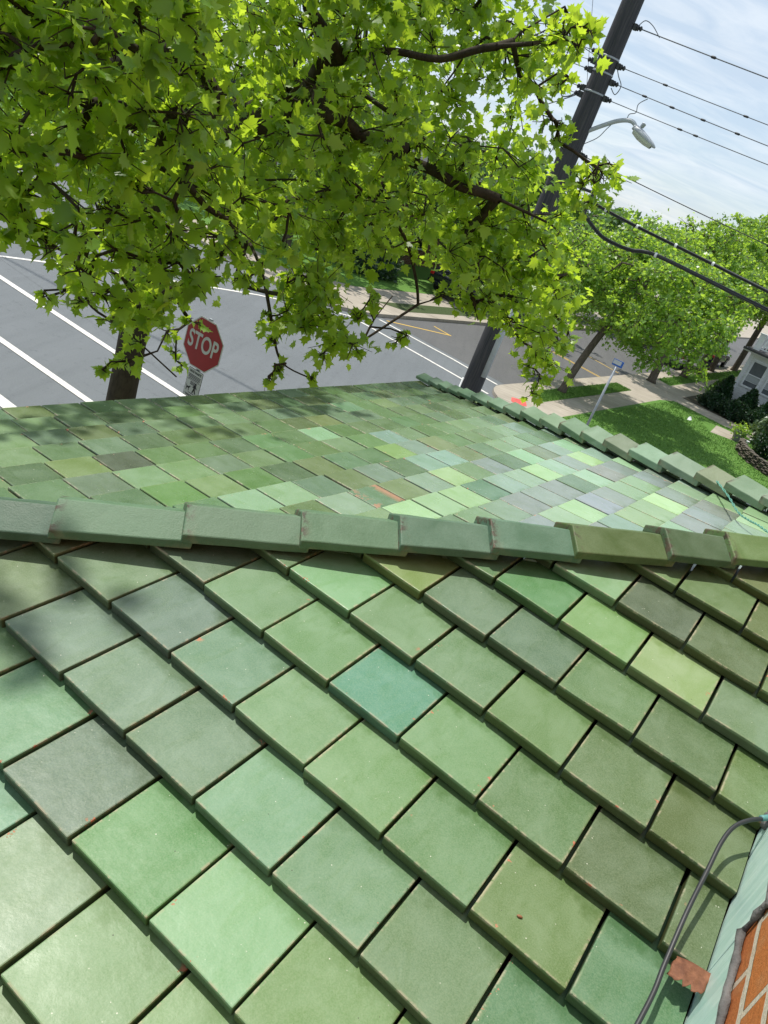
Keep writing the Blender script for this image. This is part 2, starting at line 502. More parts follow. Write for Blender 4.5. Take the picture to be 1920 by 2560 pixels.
# ---- near slope
wA, eA = 0.2, 0.1947
oA = {0: 0.0009, 1: -0.0417, 2: -0.0356, 3: -0.0624, 4: -0.0782, 5: -0.1538, 6: -0.1369, 7: -0.2248, 8: -0.2123, 9: -0.16}
AC = {(-1, -.5): (150, 180, 145), (-1, -1.5): (128, 186, 160), (-1, .5): (146, 184, 132), (-1, 1.5): (150, 188, 130), (-2, -1): (135, 205, 132), (-2, 0): (140, 175, 120),
      (0, -1): (106, 134, 118), (0, 0): (108, 172, 102), (0, 1): (160, 210, 160), (0, 2): (146, 186, 134), (0, 3): (142, 184, 126), (0, -2): (120, 175, 135), (0, 4): (105, 160, 125),
      (1, -2.5): (134, 162, 148), (1, -1.5): (128, 160, 138), (1, -.5): (122, 155, 128), (1, .5): (142, 190, 155), (1, 1.5): (130, 172, 134), (1, 2.5): (124, 160, 126), (1, -3.5): (134, 156, 116), (1, 3.5): (98, 155, 122), (1, 4.5): (98, 150, 115),
      (2, -3): (132, 162, 124), (2, -2): (118, 146, 138), (2, -1): (126, 168, 142), (2, 0): (140, 182, 134), (2, 1): (138, 182, 124), (2, 2): (122, 170, 126), (2, 3): (122, 156, 94), (2, 4): (96, 152, 118), (2, -4): (122, 142, 98),
      (3, -1.5): (136, 176, 132), (3, -.5): (130, 176, 122), (3, .5): (108, 178, 156), (3, 1.5): (132, 178, 122), (3, 2.5): (112, 154, 108), (3, 3.5): (100, 126, 88), (3, 4.5): (102, 124, 78), (3, -2.5): (108, 138, 108),
      (4, -1): (152, 206, 152), (4, 0): (130, 170, 120), (4, 1): (122, 162, 116), (4, 2): (126, 168, 114), (4, 3): (116, 148, 106), (4, 4): (106, 128, 76), (4, -2): (116, 152, 106),
      (5, .5): (116, 148, 118), (5, 1.5): (104, 138, 110), (5, 2.5): (116, 158, 110), (5, 3.5): (94, 130, 80), (5, 4.5): (118, 148, 90), (5, -.5): (154, 178, 100),
      (6, 0): (98, 146, 94), (6, 1): (92, 162, 94), (6, 2): (156, 204, 144), (6, 3): (186, 218, 148), (6, 4): (136, 166, 144),
      (7, 1.5): (160, 204, 154), (7, 2.5): (92, 112, 94), (7, 3.5): (96, 122, 76), (7, 4.5): (110, 140, 80),
      (8, 2): (132, 168, 112), (8, 3): (114, 148, 90), (8, 4): (112, 132, 72), (9, 2.5): (126, 152, 88), (9, 3.5): (122, 134, 70)}
PAL_A = [(118, 160, 112), (130, 172, 126), (104, 142, 100), (140, 180, 134), (112, 150, 120), (126, 156, 104)]
rr = random.Random(21)
tilesA = []
clipA = [(W(0, HC + 0.030, 0), unit(AY - AX)), (W(WALLX - 0.012, 0, 0), AX)]
for r in range(-4, 13):
    par = 0.5 if r % 2 else 0.0
    o = oA.get(r, oA[0] if r < 0 else -0.2)
    for iu in range(-14, 6):
        u = iu + par
        c = AC.get((r, u))
        if c is None:
            c = rr.choice(PAL_A)
        tilesA.append(dict(w=wA, e=eA, t=0.0305, g=0.0078 * rr.uniform(.6, 1.35), O=TA + (u + o) * wA * uA + r * eA * sA, u=uA, s=sA, n=nA,
                           c=glz(tuple(q * k for q, k in zip(c, (.97, 1, .97) if u < 2 else (.94, .96, .84))), 0.48), r=rr.random(), clip=clipA, bv=0.0026, bs=2, grid=True, chip=0.0))

# ---- street slope
offB = {-6: -.9, -5: -.8, -4: -.65, -3: -.5, -2: -.3646, -1: -.238, 0: 0, 1: .348, 2: .738, 3: .792, 4: 1.11, 5: 1.579}
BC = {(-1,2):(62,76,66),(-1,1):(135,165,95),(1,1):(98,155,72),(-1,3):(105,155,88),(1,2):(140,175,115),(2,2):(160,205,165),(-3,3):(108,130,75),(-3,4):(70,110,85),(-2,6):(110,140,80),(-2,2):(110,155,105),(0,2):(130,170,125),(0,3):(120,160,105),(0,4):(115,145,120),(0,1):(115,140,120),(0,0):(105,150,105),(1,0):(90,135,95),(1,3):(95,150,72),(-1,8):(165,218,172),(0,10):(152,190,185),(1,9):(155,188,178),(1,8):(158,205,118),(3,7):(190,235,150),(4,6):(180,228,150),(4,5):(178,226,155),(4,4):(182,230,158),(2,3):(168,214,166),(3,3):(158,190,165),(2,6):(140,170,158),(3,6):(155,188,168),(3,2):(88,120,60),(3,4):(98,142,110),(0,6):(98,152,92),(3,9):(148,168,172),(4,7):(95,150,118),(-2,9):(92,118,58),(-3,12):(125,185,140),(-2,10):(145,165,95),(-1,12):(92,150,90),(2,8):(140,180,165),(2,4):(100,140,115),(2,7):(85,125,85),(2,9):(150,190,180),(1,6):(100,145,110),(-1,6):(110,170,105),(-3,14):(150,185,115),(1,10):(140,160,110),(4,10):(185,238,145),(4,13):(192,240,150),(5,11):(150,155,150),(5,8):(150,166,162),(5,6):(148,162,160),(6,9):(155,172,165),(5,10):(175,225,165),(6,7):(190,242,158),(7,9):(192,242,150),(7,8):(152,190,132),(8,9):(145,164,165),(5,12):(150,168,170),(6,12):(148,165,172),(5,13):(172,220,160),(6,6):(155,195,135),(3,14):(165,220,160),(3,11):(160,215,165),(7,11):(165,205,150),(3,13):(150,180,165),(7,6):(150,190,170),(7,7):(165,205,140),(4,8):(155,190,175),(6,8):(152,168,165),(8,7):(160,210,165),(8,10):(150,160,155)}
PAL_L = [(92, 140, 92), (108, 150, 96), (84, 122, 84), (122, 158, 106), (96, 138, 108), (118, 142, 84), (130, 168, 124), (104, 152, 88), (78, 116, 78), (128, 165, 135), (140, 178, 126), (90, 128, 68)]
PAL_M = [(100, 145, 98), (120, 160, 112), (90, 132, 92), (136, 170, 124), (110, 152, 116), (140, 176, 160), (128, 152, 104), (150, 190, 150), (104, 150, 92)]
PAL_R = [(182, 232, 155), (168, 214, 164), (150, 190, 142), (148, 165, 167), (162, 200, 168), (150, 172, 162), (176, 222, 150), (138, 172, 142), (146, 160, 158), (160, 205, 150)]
tilesB = []
clipB = [(W(0, HC - 0.02, 0), unit(AX - AY)), (BP(HV0 - 0.028, 0), unit(np.cross(tC, nB)) * (1 if np.cross(tC, nB) @ vB > 0 else -1)), (W(WALLX - 0.012, 0, 0), AX)]
for j in range(-5, 14):
    par = 0.5 if j % 2 else 0.0
    o = offB.get(j, 1.579 + 0.3 * (j - 5))
    for i in range(-14, 30):
        v = (i + par + o) * wB
        O = BP(v, j * eB)
        c = BC.get((j, i))
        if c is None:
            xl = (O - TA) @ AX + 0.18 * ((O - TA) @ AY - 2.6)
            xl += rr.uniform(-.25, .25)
            c = rr.choice(PAL_L if xl < -0.75 else PAL_M if xl < -0.25 else PAL_R)  # paler to the right: mintier glaze, with sky glare mixed into the colour
        q = rr.uniform(.93, 1.06) * (0.86 if (O - TA) @ AX < -1.0 else 0.93 if (O - TA) @ AX < -.6 else 1.0)  # left tiles toned down, tree shade included in the colour
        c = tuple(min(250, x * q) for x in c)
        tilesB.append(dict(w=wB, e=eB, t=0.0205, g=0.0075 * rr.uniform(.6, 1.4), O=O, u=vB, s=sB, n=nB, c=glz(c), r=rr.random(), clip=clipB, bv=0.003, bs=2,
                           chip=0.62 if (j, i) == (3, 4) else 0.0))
# ---- far slope (turned away from the viewer)
tilesC = []
clipC = [(hipC0 - 0.03 * unit(np.cross(tC, nC)) * (1 if np.cross(tC, nC) @ vB < 0 else -1), unit(np.cross(tC, nC)) * (1 if np.cross(tC, nC) @ vB < 0 else -1)), (W(WALLX - 0.012, 0, 0), AX)]
eC = eB
for j in range(0, 18):
    for i in range(-6, 26):
        O = hipC0 + (i + (0.5 if j % 2 else 0) - 2) * wB * vC + j * eC * sC
        tilesC.append(dict(w=wB, e=eC, t=0.0205, g=0.005, O=O, u=vC, s=sC, n=nC, c=glz(rr.choice(PAL_M)), r=rr.random(), clip=clipC, bv=0.003, bs=1))
# the s / u / n triads must be right handed for the outward faces
for T in tilesB + tilesC:
    if np.cross(T['u'], T['s']) @ T['n'] < 0:
        T['O'] = T['O'] + T['u'] * T['w']; T['u'] = -T['u']

# deck slabs (dark felt below the tiles) : part of the house, parent of the slopes
def hipA(x, h=0.0):
    return W(x, x + HC, (x + HC) * TN + h)
dk = MB()
dn = 0.075
eyA = ZEl / TN
xHA = eyA - HC
cornerAB = W(xHA, eyA, ZEl)
cornerBC = hipC0
xw = WALLX - 0.004
topA = hipA(xw)
def onB_wall(v):                                                   # street-slope point on the wall line
    p = BP(v, 0); dxl = (xw - (p - TA) @ AX) / (sB @ AX)
    return p + sB * dxl
sTop = (xw - (BP(HV0, 0) - TA) @ AX) / ((sB + HV1 * vB) @ AX)
topC = BP(HV0 + HV1 * sTop, sTop)
lowA = W(xw, eyA, ZEl)
tCw = (xw - (hipC0 - TA) @ AX) / (vC @ AX)
lowC = hipC0 + vC * tCw
drop = -UP * 0.06
def slab(poly):
    dk.prism([p - UP * dn for p in poly], drop)
slab([lowA, topA, cornerAB])
slab([cornerAB, topA - UP * 0.02, topC, cornerBC])
slab([cornerBC, topC, lowC])
roof = obj('tiled_roof', dk, M_deck, brick_house)
slope_a = tile_obj('tile_slope', tilesA, M_glaze_a, roof); slope_a['label'] = 'near roof slope of large thick sage green tiles'
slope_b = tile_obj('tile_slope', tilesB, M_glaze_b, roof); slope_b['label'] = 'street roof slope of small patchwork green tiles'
slope_c = tile_obj('tile_slope', tilesC, M_glaze_b, roof); slope_c['label'] = 'far roof slope hidden behind the second row of hip caps'

# ---- hip caps, each one a folded tile
def glaze_cap():
    t = NT('glazed_hip_cap')
    base = t.attr('tcol', 'Color'); co = t.coord()
    n1 = t.noise(co, 7.0, 4, 0.6, 0.5); n2 = t.noise(co, 230.0, 3, 0.75); n3 = t.noise(co, 28, 4, 0.7)
    c = t.mix(t.rng(n1, 0.3, 0.7), t.mix(1.0, base, (0.72, 0.78, 0.68), 'MULTIPLY'), t.mix(0.10, base, (0.45, 0.55, 0.44)))
    c = t.mix(t.rng(n2, 0.4, 0.8, 0, 0.4), c, t.mix(1.0, base, (0.55, 0.6, 0.45), 'MULTIPLY'))
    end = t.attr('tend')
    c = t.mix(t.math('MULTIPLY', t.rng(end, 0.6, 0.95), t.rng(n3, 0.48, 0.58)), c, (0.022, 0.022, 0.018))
    c = t.mix(t.math('MULTIPLY', t.rng(end, 0.8, 0.98), t.rng(n3, 0.66, 0.69)), c, (0.36, 0.16, 0.10))
    geo = t.n('ShaderNodeNewGeometry')
    c = t.mix(t.math('MULTIPLY', t.rng(geo.outputs['Pointiness'], 0.54, 0.60), t.rng(n3, 0.45, 0.6, 0, 0.7)), c, (0.42, 0.31, 0.20))
    return t.done(t.bsdf(c, t.rng(n1, 0.3, 0.7, 0.44, 0.6), t.bump(t.math('ADD', t.math('MULTIPLY', n2, 0.5), n3), 0.3, 0.004), 0.25))
M_cap = glaze_cap()
def cap(lo, hi, nL, nR, wid, thk, lift_lo, lift_hi, color, wr, parent, slope=26.0, taper=0.93):
    """folded cap from its low (proud) end to its high (tucked) end along a hip"""
    t = unit(hi - lo)
    q_ = unit(np.cross(UP, t))
    ql = q_ if nL @ q_ > 0 else -q_
    dl = ql - UP * math.tan(math.radians(slope)); dr = -ql - UP * math.tan(math.radians(slope))
    mb = MB(); n = 5; ringsz = 6
    vs = []; tend = []
    for i in range(n + 1):
        f = i / n
        p = lo + (hi - lo) * f
        lift = lift_lo + (lift_hi - lift_lo) * f
        k = wid * (1 + (taper - 1) * f)
        q = p + UP * (lift + thk + wid * (math.tan(math.radians(slope)) - 0.19))
        ring = [q + dl * k, q, q + dr * k, q + dr * (k - 0.002) - UP * thk, q - UP * (thk * 1.05), q + dl * (k - 0.002) - UP * thk]
        for g in ring:
            vs.append(g + np.array([wr.uniform(-.0009, .0009) for _ in range(3)]))
            tend.append(1.0 if i == 0 else 0.0)
    fs = []
    for i in range(n):
        for k2 in range(ringsz):
            a, b = i * ringsz + k2, i * ringsz + (k2 + 1) % ringsz
            fs.append((a, b, b + ringsz, a + ringsz))
    fs.append((0, 1, 4, 5)); fs.append((1, 2, 3, 4)); e = n * ringsz
    fs.append((e + 5, e + 4, e + 1, e)); fs.append((e + 4, e + 3, e + 2, e + 1))
    mb.add(vs, fs)
    o = obj('hip_cap', mb, M_cap, parent, bevel=0.0035, seg=2)
    bm = bmesh.new(); bm.from_mesh(o.data); bmesh.ops.recalc_face_normals(bm, faces=bm.faces[:]); bm.to_mesh(o.data); bm.free()
    a2 = o.data.attributes.new('tcol', 'FLOAT_COLOR', 'POINT'); a2.data.foreach_set('color', np.array([color + (1,)] * len(vs), np.float32).ravel())
    a3 = o.data.attributes.new('tend', 'FLOAT', 'POINT'); a3.data.foreach_set('value', np.array(tend, np.float32))
    return o
wr = random.Random(7)
nearcaps = [-1.62, -1.34, -1.06, -0.78, -0.49, -0.192, 0.105, 0.390, 0.646, 0.896, 1.138, 1.424, 1.628, 1.87, 2.10]
ncol = [(110, 140, 112), (104, 136, 110), (112, 144, 114), (108, 136, 116), (104, 130, 118), (126, 156, 132), (126, 152, 130), (124, 154, 128), (120, 148, 132), (122, 154, 138), (118, 134, 84), (112, 132, 104), (138, 162, 104), (126, 152, 110)]
for i in range(len(nearcaps) - 1):
    def along(a):
        x = a / math.sqrt(2) - 0.5675
        c = 1.135 + 0.02 * (x + 0.7)
        return W(x, x + c, (x + c) * TN)
    a0, a1 = nearcaps[i], nearcaps[i + 1]
    cap(along(a0), along(a1 + 0.03), nA, nB, 0.085, 0.026, 0.028 + wr.uniform(-.003, .004), 0.004, glz((ncol[i][0] * .97, ncol[i][1] * 1.03, ncol[i][2] * .96), 0.52), wr, roof)
mm = MB()
for i in range(34):
    a = -1.6 + i * 0.11
    q0, q1 = along(a), along(a + 0.12)
    mm.box((q0 + q1) / 2 + UP * 0.012, (0.062, 0.042 * (1 + .1 * (i % 3)), 0.020), unit(q1 - q0), unit(np.cross(UP, q1 - q0)), UP)
obj('mortar_bed', mm, M_deck, roof)
fcol = [(112, 168, 128), (98, 150, 112), (92, 148, 108), (96, 152, 112), (88, 148, 106), (96, 150, 112), (104, 160, 120), (88, 140, 98), (128, 178, 132), (150, 196, 150), (104, 160, 112), (142, 190, 150), (128, 146, 112), (150, 208, 168), (148, 186, 156), (142, 156, 108), (120, 168, 124), (150, 178, 150), (150, 178, 150)]
fs_ = [-0.83, -0.70, -0.60, -0.50, -0.40, -0.27, -0.12, 0.02, 0.16, 0.31, 0.45, 0.60, 0.745, 0.895, 1.06, 1.245, 1.385, 1.54, 1.70, 1.86]
for i in range(len(fs_) - 1):
    kf = min(1.0, max(0.0, (fs_[i] + 0.45) / 0.95))
    lo, hi = BP(HV0 + HV1 * fs_[i], fs_[i]), BP(HV0 + HV1 * (fs_[i + 1] + 0.03), fs_[i + 1] + 0.03)
    cap(lo, hi, nB, nC, 0.058 + 0.034 * kf, 0.022 + 0.012 * kf, 0.012 + 0.026 * kf + wr.uniform(-.004, .006), 0.004 * kf - 0.004 * (1 - kf), glz(tuple((.5 * q + .5 * 165 * w_) for q, w_ in zip(fcol[i], (.94, 1.0, .92))), 0.64), wr, roof)

# bay walls that carry the roof, with the eave soffit
bw = MB()
zs = ZEl - 0.14
ins = 0.28
bay = [W(xw, eyA + ins, 0), W(xHA + ins * 1.3, eyA + ins, 0), BP(HV0 + HV1 * EAVE_S - 0.15, EAVE_S) + ahB * ins, BP(HV0 + HV1 * EAVE_S, EAVE_S) + vC * tCw - sC * 0 - unit(np.cross(vC, UP)) * 0.0 + unit((W(0.0, 1.5, 0) - lowC) * np.array([1, 1, 0])) * ins]
poly = [np.array([p[0], p[1], 0.0]) for p in bay]
bw.prism(poly, UP * (TA[2] + zs))
obj('bay_wall', bw, M_brick, brick_house)
sf = MB().prism([p - UP * 0.15 for p in (lowA, cornerAB, cornerBC, lowC)], -UP * 0.02)
M_white = simple('white_paint', (0.70, 0.70, 0.68), 0.5, 0.06)
obj('soffit', sf, M_white, brick_house)

# ---- things lying on the roof
M_cable = simple('black_cable', (0.026, 0.028, 0.031), 0.45, 0.15, 20)
M_cable_end = simple('teal_tape', (0.10, 0.26, 0.25), 0.5)
cpt = [(0.86, -0.05, 0.055), (0.885, 0.19, 0.10), (0.903, 0.409, 0.150), (0.902, 0.495, 0.172), (0.900, 0.60, 0.205), (0.903, 0.70, 0.233), (0.905, 0.775, 0.256), (0.914, 0.826, 0.270), (0.934, 0.866, 0.278), (0.962, 0.905, 0.281), (0.99, 0.945, 0.281)]
def smooth_path(p, n=6):
    p = [np.asarray(q, float) for q in p]; out = []
    for i in range(len(p) - 1):
        p0, p1, p2, p3 = p[max(i - 1, 0)], p[i], p[i + 1], p[min(i + 2, len(p) - 1)]
        for k in range(n):
            t = k / n
            out.append(0.5 * ((2 * p1) + (p2 - p0) * t + (2 * p0 - 5 * p1 + 4 * p2 - p3) * t * t + (3 * p1 - p0 - 3 * p2 + p3) * t ** 3))
    out.append(p[-1])
    return out
cb = [W(*q) for q in cpt]
cable = thing('cable', 'dark grey cable looping over the green tiles out of the brick wall', 'cable', W(0.9, 0.5, 0.16))
obj('sheath', MB().tube(smooth_path(cb, 8), 0.0044, 12), M_cable, cable, smooth=True)
obj('taped_end', MB().tube(smooth_path([W(0.955, 0.897, 0.281), W(0.975, 0.925, 0.282), W(0.993, 0.95, 0.282)], 4), 0.0062, 10), M_cable_end, cable, smooth=True)
# grommet of cracked sealant where it enters the wall : belongs to the wall
gm = MB()
for q in range(9):
    a = q * 0.7
    gm.lathe(W(WALLX - 0.006, 0.945 + 0.022 * math.cos(a) * (q % 3) * .5, 0.268 + 0.02 * math.sin(a)), [(0.004, -0.012), (0.014, -0.006), (0.016, 0.004), (0.006, 0.012)], AX + 0.3 * UP * math.sin(a), 8)
obj('sealant_blob', gm, M_caulk, house_wall, smooth=True)

def leaf_outline():
    return [(0.0, 0.0), (0.20, -0.07), (0.46, 0.06), (0.35, 0.19), (0.63, 0.40), (0.40, 0.44), (0.27, 0.55), (0.31, 0.72), (0.13, 0.70), (0.0, 1.0)]
def dry_leaf():
    m_ = NT('dry_leaf_brown'); co = m_.coord()
    c = m_.mix(m_.rng(m_.noise(co, 45, 5, 0.7), 0.3, 0.7), (0.10, 0.038, 0.020), (0.25, 0.105, 0.055))
    mat = m_.done(m_.bsdf(c, 0.7, m_.bump(m_.noise(co, 130, 4), 0.5, 0.004), 0.3))
    mb = MB(); nx, ny = 12, 9
    P0 = W(0.914, 0.502, 0.140); X = W(0.982, 0.519, 0.146) - P0; Yv = W(0.918, 0.546, 0.152) - P0
    vs = []
    rl = random.Random(5)
    for j in range(ny + 1):
        for i in range(nx + 1):
            u, v = i / nx, j / ny
            jag = (0.10 * math.sin(u * 21) + 0.08 * math.sin(u * 47 + 1)) * (1 - v)
            curl = 0.005 * math.sin(v * 2.6) + 0.003 * math.sin(u * 5) + 0.012 * (1 - v) ** 2 * (0.4 + u)
            vs.append(P0 + X * (u * (0.86 + 0.14 * v) + 0.03 * math.sin(v * 9)) + Yv * (v + jag - 0.22 * u * (1 - v)) * 1.0 + nA * (0.006 + curl))
    fs = [(j * (nx + 1) + i, j * (nx + 1) + i + 1, (j + 1) * (nx + 1) + i + 1, (j + 1) * (nx + 1) + i) for j in range(ny) for i in range(nx)]
    mb.add(vs, fs)
    o = obj('dry_leaf', mb, mat, None, smooth=True, origin=tuple(P0))
    so = o.modifiers.new('solid', 'SOLIDIFY'); so.thickness = 0.0008
    return tag(o, 'curled brown dry leaf lying on a teal tile beside the brick wall', 'leaf')
dry_leaf()
M_twine = simple('green_twine', (0.10, 0.30, 0.24), 0.6)
tw = [np.array(q) for q in [(1.285, 3.318, 5.485), (1.262, 3.07, 5.505), (1.247, 2.879, 5.512), (1.262, 2.80, 5.521), (1.278, 2.753, 5.530), (1.291, 2.649, 5.545), (1.31, 2.50, 5.58)]]
mb = MB()
sp = smooth_path(tw, 14)
for ph in (0, math.pi):
    mb.tube([p + 0.0028 * np.array([math.cos(i * 0.8 + ph), 0, math.sin(i * 0.8 + ph)]) for i, p in enumerate(sp)], 0.0021, 5)
tag(obj('twine', mb, M_twine, None, smooth=True, origin=tuple(tw[0])), 'thin green twine trailing from a far hip cap over the tiles', 'twine')
M_seed = simple('seed_brown', (0.25, 0.11, 0.05), 0.7)
for (x, y, lab) in ((0.670, 0.431, 'small brown seed husk on an olive tile left of the cable'), (0.845, 0.398, 'small brown seed husk on the teal tile under the cable')):
    p = W(x, y, y * TN - 0.0085)
    o = obj('seed_husk', MB().lathe(p, [(0.0005, -0.006), (0.003, -0.002), (0.0025, 0.003), (0.0005, 0.006)], unit(AX + 0.4 * AY), 8), M_seed, None, smooth=True, origin=tuple(p))
    tag(o, lab, 'seed husk')
# ------------------------------------------------------------------ ground, streets, pavements
def asphalt(name, c, c2, crack=0.5):
    t = NT(name); co = t.coord()
    f = t.noise(co, 0.35, 5, 0.6); g = t.noise(co, 55, 3, 0.75); k = t.noise(co, 5, 4, 0.7)
    stv = t.n('ShaderNodeMapping', {'Vector': co, 'Rotation': (0, 0, math.radians(28.5)), 'Scale': (3.0, 0.18, 1)}).outputs[0]
    c0 = t.mix(t.rng(f, 0.3, 0.7), c, c2)
    c0 = t.mix(t.rng(t.noise(stv, 1.0, 5, 0.65), 0.45, 0.68, 0, 0.5), c0, tuple(x * 0.72 for x in c))
    c0 = t.mix(t.rng(g, 0.3, 0.75, 0, 0.7), c0, tuple(min(1, x * 2.1) for x in c))
    c0 = t.mix(t.rng(k, 0.58, 0.72, 0, 0.45), c0, tuple(x * 0.6 for x in c))
    vd = t.n('ShaderNodeTexVoronoi', {'Vector': co, 'Scale': 0.22}, feature='DISTANCE_TO_EDGE')
    wv = t.n('ShaderNodeVectorMath', operation='ADD'); nz = t.n('ShaderNodeTexNoise', {'Scale': 0.9, 'Detail': 5.0}); t.set(nz.inputs['Vector'], co)
    t.set(wv.inputs[0], co); t.set(wv.inputs[1], nz.outputs['Color']); t.set(vd.inputs['Vector'], wv.outputs[0])
    c0 = t.mix(t.rng(vd.outputs['Distance'], 0.004, 0.012, crack, 0.0), c0, (0.03, 0.03, 0.03))
    return t.done(t.bsdf(c0, 0.85, t.bump(g, 0.5, 0.01), 0.3))
M_road = asphalt('asphalt_grey', (0.098, 0.108, 0.114), (0.124, 0.134, 0.142), 0.0)
M_road2 = asphalt('asphalt_dark', (0.076, 0.077, 0.078), (0.105, 0.104, 0.104), 0.0)
def concrete():
    t = NT('concrete'); co = t.coord()
    stv = t.n('ShaderNodeMapping', {'Vector': co, 'Rotation': (0, 0, math.radians(28.5)), 'Scale': (0.35, 6.0, 1)}).outputs[0]
    f = t.noise(co, 0.8, 5, 0.65); s_ = t.noise(stv, 1.5, 4, 0.7); g = t.noise(co, 40, 3, 0.7)
    c = t.mix(t.rng(f, 0.3, 0.7), (0.30, 0.265, 0.215), (0.42, 0.375, 0.31))
    c = t.mix(t.rng(s_, 0.48, 0.7, 0, 0.55), c, (0.20, 0.175, 0.14))
    c = t.mix(t.rng(g, 0.5, 0.8, 0, 0.3), c, (0.18, 0.16, 0.13))
    sep = t.n('ShaderNodeSeparateXYZ', {0: co})
    n_ = t.math('ADD', t.math('MULTIPLY', sep.outputs[0], float(SD[0])), t.math('MULTIPLY', sep.outputs[1], float(SD[1])))
    fr = t.math('ABSOLUTE', t.math('SUBTRACT', t.math('FRACT', t.math('DIVIDE', n_, 3.05)), 0.5))
    c = t.mix(t.rng(fr, 0.0, 0.008, 0.65, 0), c, (0.07, 0.06, 0.05))
    return t.done(t.bsdf(c, 0.85, t.bump(g, 0.3, 0.01), 0.3))
M_conc = concrete()
def grass_mat(name, a, b, c_):
    t = NT(name); co = t.coord()
    f = t.noise(co, 0.5, 4, 0.6); g = t.noise(co, 9, 5, 0.75)
    h = t.noise(t.n('ShaderNodeMapping', {'Vector': co, 'Scale': (40, 40, 4)}).outputs[0], 1.0, 4, 0.8)
    c = t.mix(t.rng(f, 0.3, 0.7), a, b); c = t.mix(t.rng(g, 0.35, 0.7, 0, 0.6), c, c_)
    c = t.mix(t.rng(h, 0.45, 0.7, 0, 0.5), c, tuple(x * 0.5 for x in a))
    return t.done(t.bsdf(c, 0.8, t.bump(t.math('ADD', g, h), 0.8, 0.04), 0.2))
M_lawn = grass_mat('lawn_grass', (0.080, 0.195, 0.034), (0.12, 0.255, 0.045), (0.16, 0.28, 0.055))
M_land = grass_mat('rough_ground', (0.05, 0.085, 0.025), (0.07, 0.10, 0.035), (0.09, 0.10, 0.05))
M_bed = simple('planting_soil', (0.06, 0.05, 0.03), 0.95, 0.4, 3, 0.6, 12)
M_line = simple('white_road_paint', (0.62, 0.60, 0.56), 0.7, 0.22, 12, 0.2, 80)
M_yline = simple('yellow_road_paint', (0.62, 0.40, 0.07), 0.7, 0.15, 12)
M_red = simple('red_tactile', (0.60, 0.10, 0.085), 0.75, 0.2, 8)
M_kerb = simple('kerb_stone', (0.27, 0.25, 0.22), 0.85, 0.3, 4, 0.4, 30)

def sheet(name, poly, z, mat, parent=None, thick=0.0):
    mb = MB()
    P = [np.array([p[0], p[1], z]) for p in poly]
    if thick:
        mb.prism([p - UP * thick for p in P], UP * thick)
    else:
        mb.add(P, [tuple(range(len(P)))])
    o = obj(name, mb, mat, parent)
    bm = bmesh.new(); bm.from_mesh(o.data); bmesh.ops.recalc_face_normals(bm, faces=bm.faces[:])
    bm.faces.ensure_lookup_table()
    if not thick and bm.faces[0].normal.z < 0:
        bmesh.ops.reverse_faces(bm, faces=bm.faces[:])
    bm.to_mesh(o.data); bm.free()
    return o
def ns(*pts):
    return [S(n, s)[:2] for n, s in pts]
def arc(cn, cs, r, a0, a1, k=7):
    return [(cn + r * math.cos(math.radians(a0 + (a1 - a0) * i / k)), cs + r * math.sin(math.radians(a0 + (a1 - a0) * i / k))) for i in range(k + 1)]

land = struct(sheet('ground', [(-900, -900), (900, -900), (900, 900), (-900, 900)], -0.05, M_land))
road = struct(sheet('road', ns((-21, -70), (-7.5, -70), (-7.5, 400), (-21, 400)), 0.0, M_road))
xroad = struct(sheet('cross_road', ns((-160, 11.5), (90, 11.5), (90, 25.5), (-160, 25.5)), 0.004, M_road))
resurf = struct(sheet('road_resurfaced', ns((-18.5, 25.1), (-9, 25.1), (-9, 300), (-18.5, 300)), 0.008, M_road2))
# kerbed blocks
blk = arc(-8.9, 24.3, 1.9, 180, 270)
pav = struct(sheet('pavement', ns(*blk, (60, 22.4), (60, 200), (-10.8, 200)), 0.13, M_conc, None, 0.18))
far_blk = arc(-20.2, 25.0, 3.3, 0, -75)
far_pav = struct(sheet('far_pavement', ns(*far_blk, (-70, 21.6), (-70, 200), (-16.6, 200), (-16.6, 33)), 0.14, M_conc, None, 0.19))
own = arc(-6.0, 9.5, 3.0, 180, 90)
own_pav = struct(sheet('corner_pavement', ns((-9.0, -60), *own, (60, 12.5), (60, -60)), 0.13, M_conc, None, 0.18))
own_l = struct(sheet('corner_lawn', ns((-6.4, -60), (-6.4, 8.6), (-4.0, 10.0), (40, 10.0), (40, -60)), 0.136, M_lawn))
own_s = struct(sheet('kerb_strip', ns((-8.75, -60), (-8.75, 8.6), (-7.6, 9.4), (-7.6, -60)), 0.136, M_lawn))
strip1 = struct(sheet('grass_strip', ns((-10.13, 25.3), (-9.38, 25.0), (-9.4, 34.3), (-10.15, 34.3)), 0.136, M_lawn))
strip2 = struct(sheet('grass_strip', ns((-10.15, 40.2), (-9.35, 40.0), (-9.4, 62), (-10.15, 62)), 0.136, M_lawn))
lawn = struct(sheet('lawn', ns((-8.35, 23.6), (22, 23.6), (22, 36.6), (-8.05, 36.6), (-8.35, 35.3)), 0.137, M_lawn))
bed = struct(sheet('planting_bed', ns((-8.2, 38.4), (20, 38.4), (20, 60), (-8.2, 60)), 0.137, M_bed))
slab_ = struct(sheet('paved_pad', [(11.26, 32.4), (12.35, 32.5), (12.85, 34.1), (12.0, 34.25)], 0.142, M_conc))
far_grass = struct(sheet('far_verge', ns((-18.3, 26.5), (-17.3, 27.5), (-17.2, 60), (-18.2, 60)), 0.146, M_land))
far_lawn = struct(sheet('far_lawn', ns((-70, 24.4), (-21.5, 24.4), (-20, 27), (-20, 90), (-70, 90)), 0.146, M_lawn))
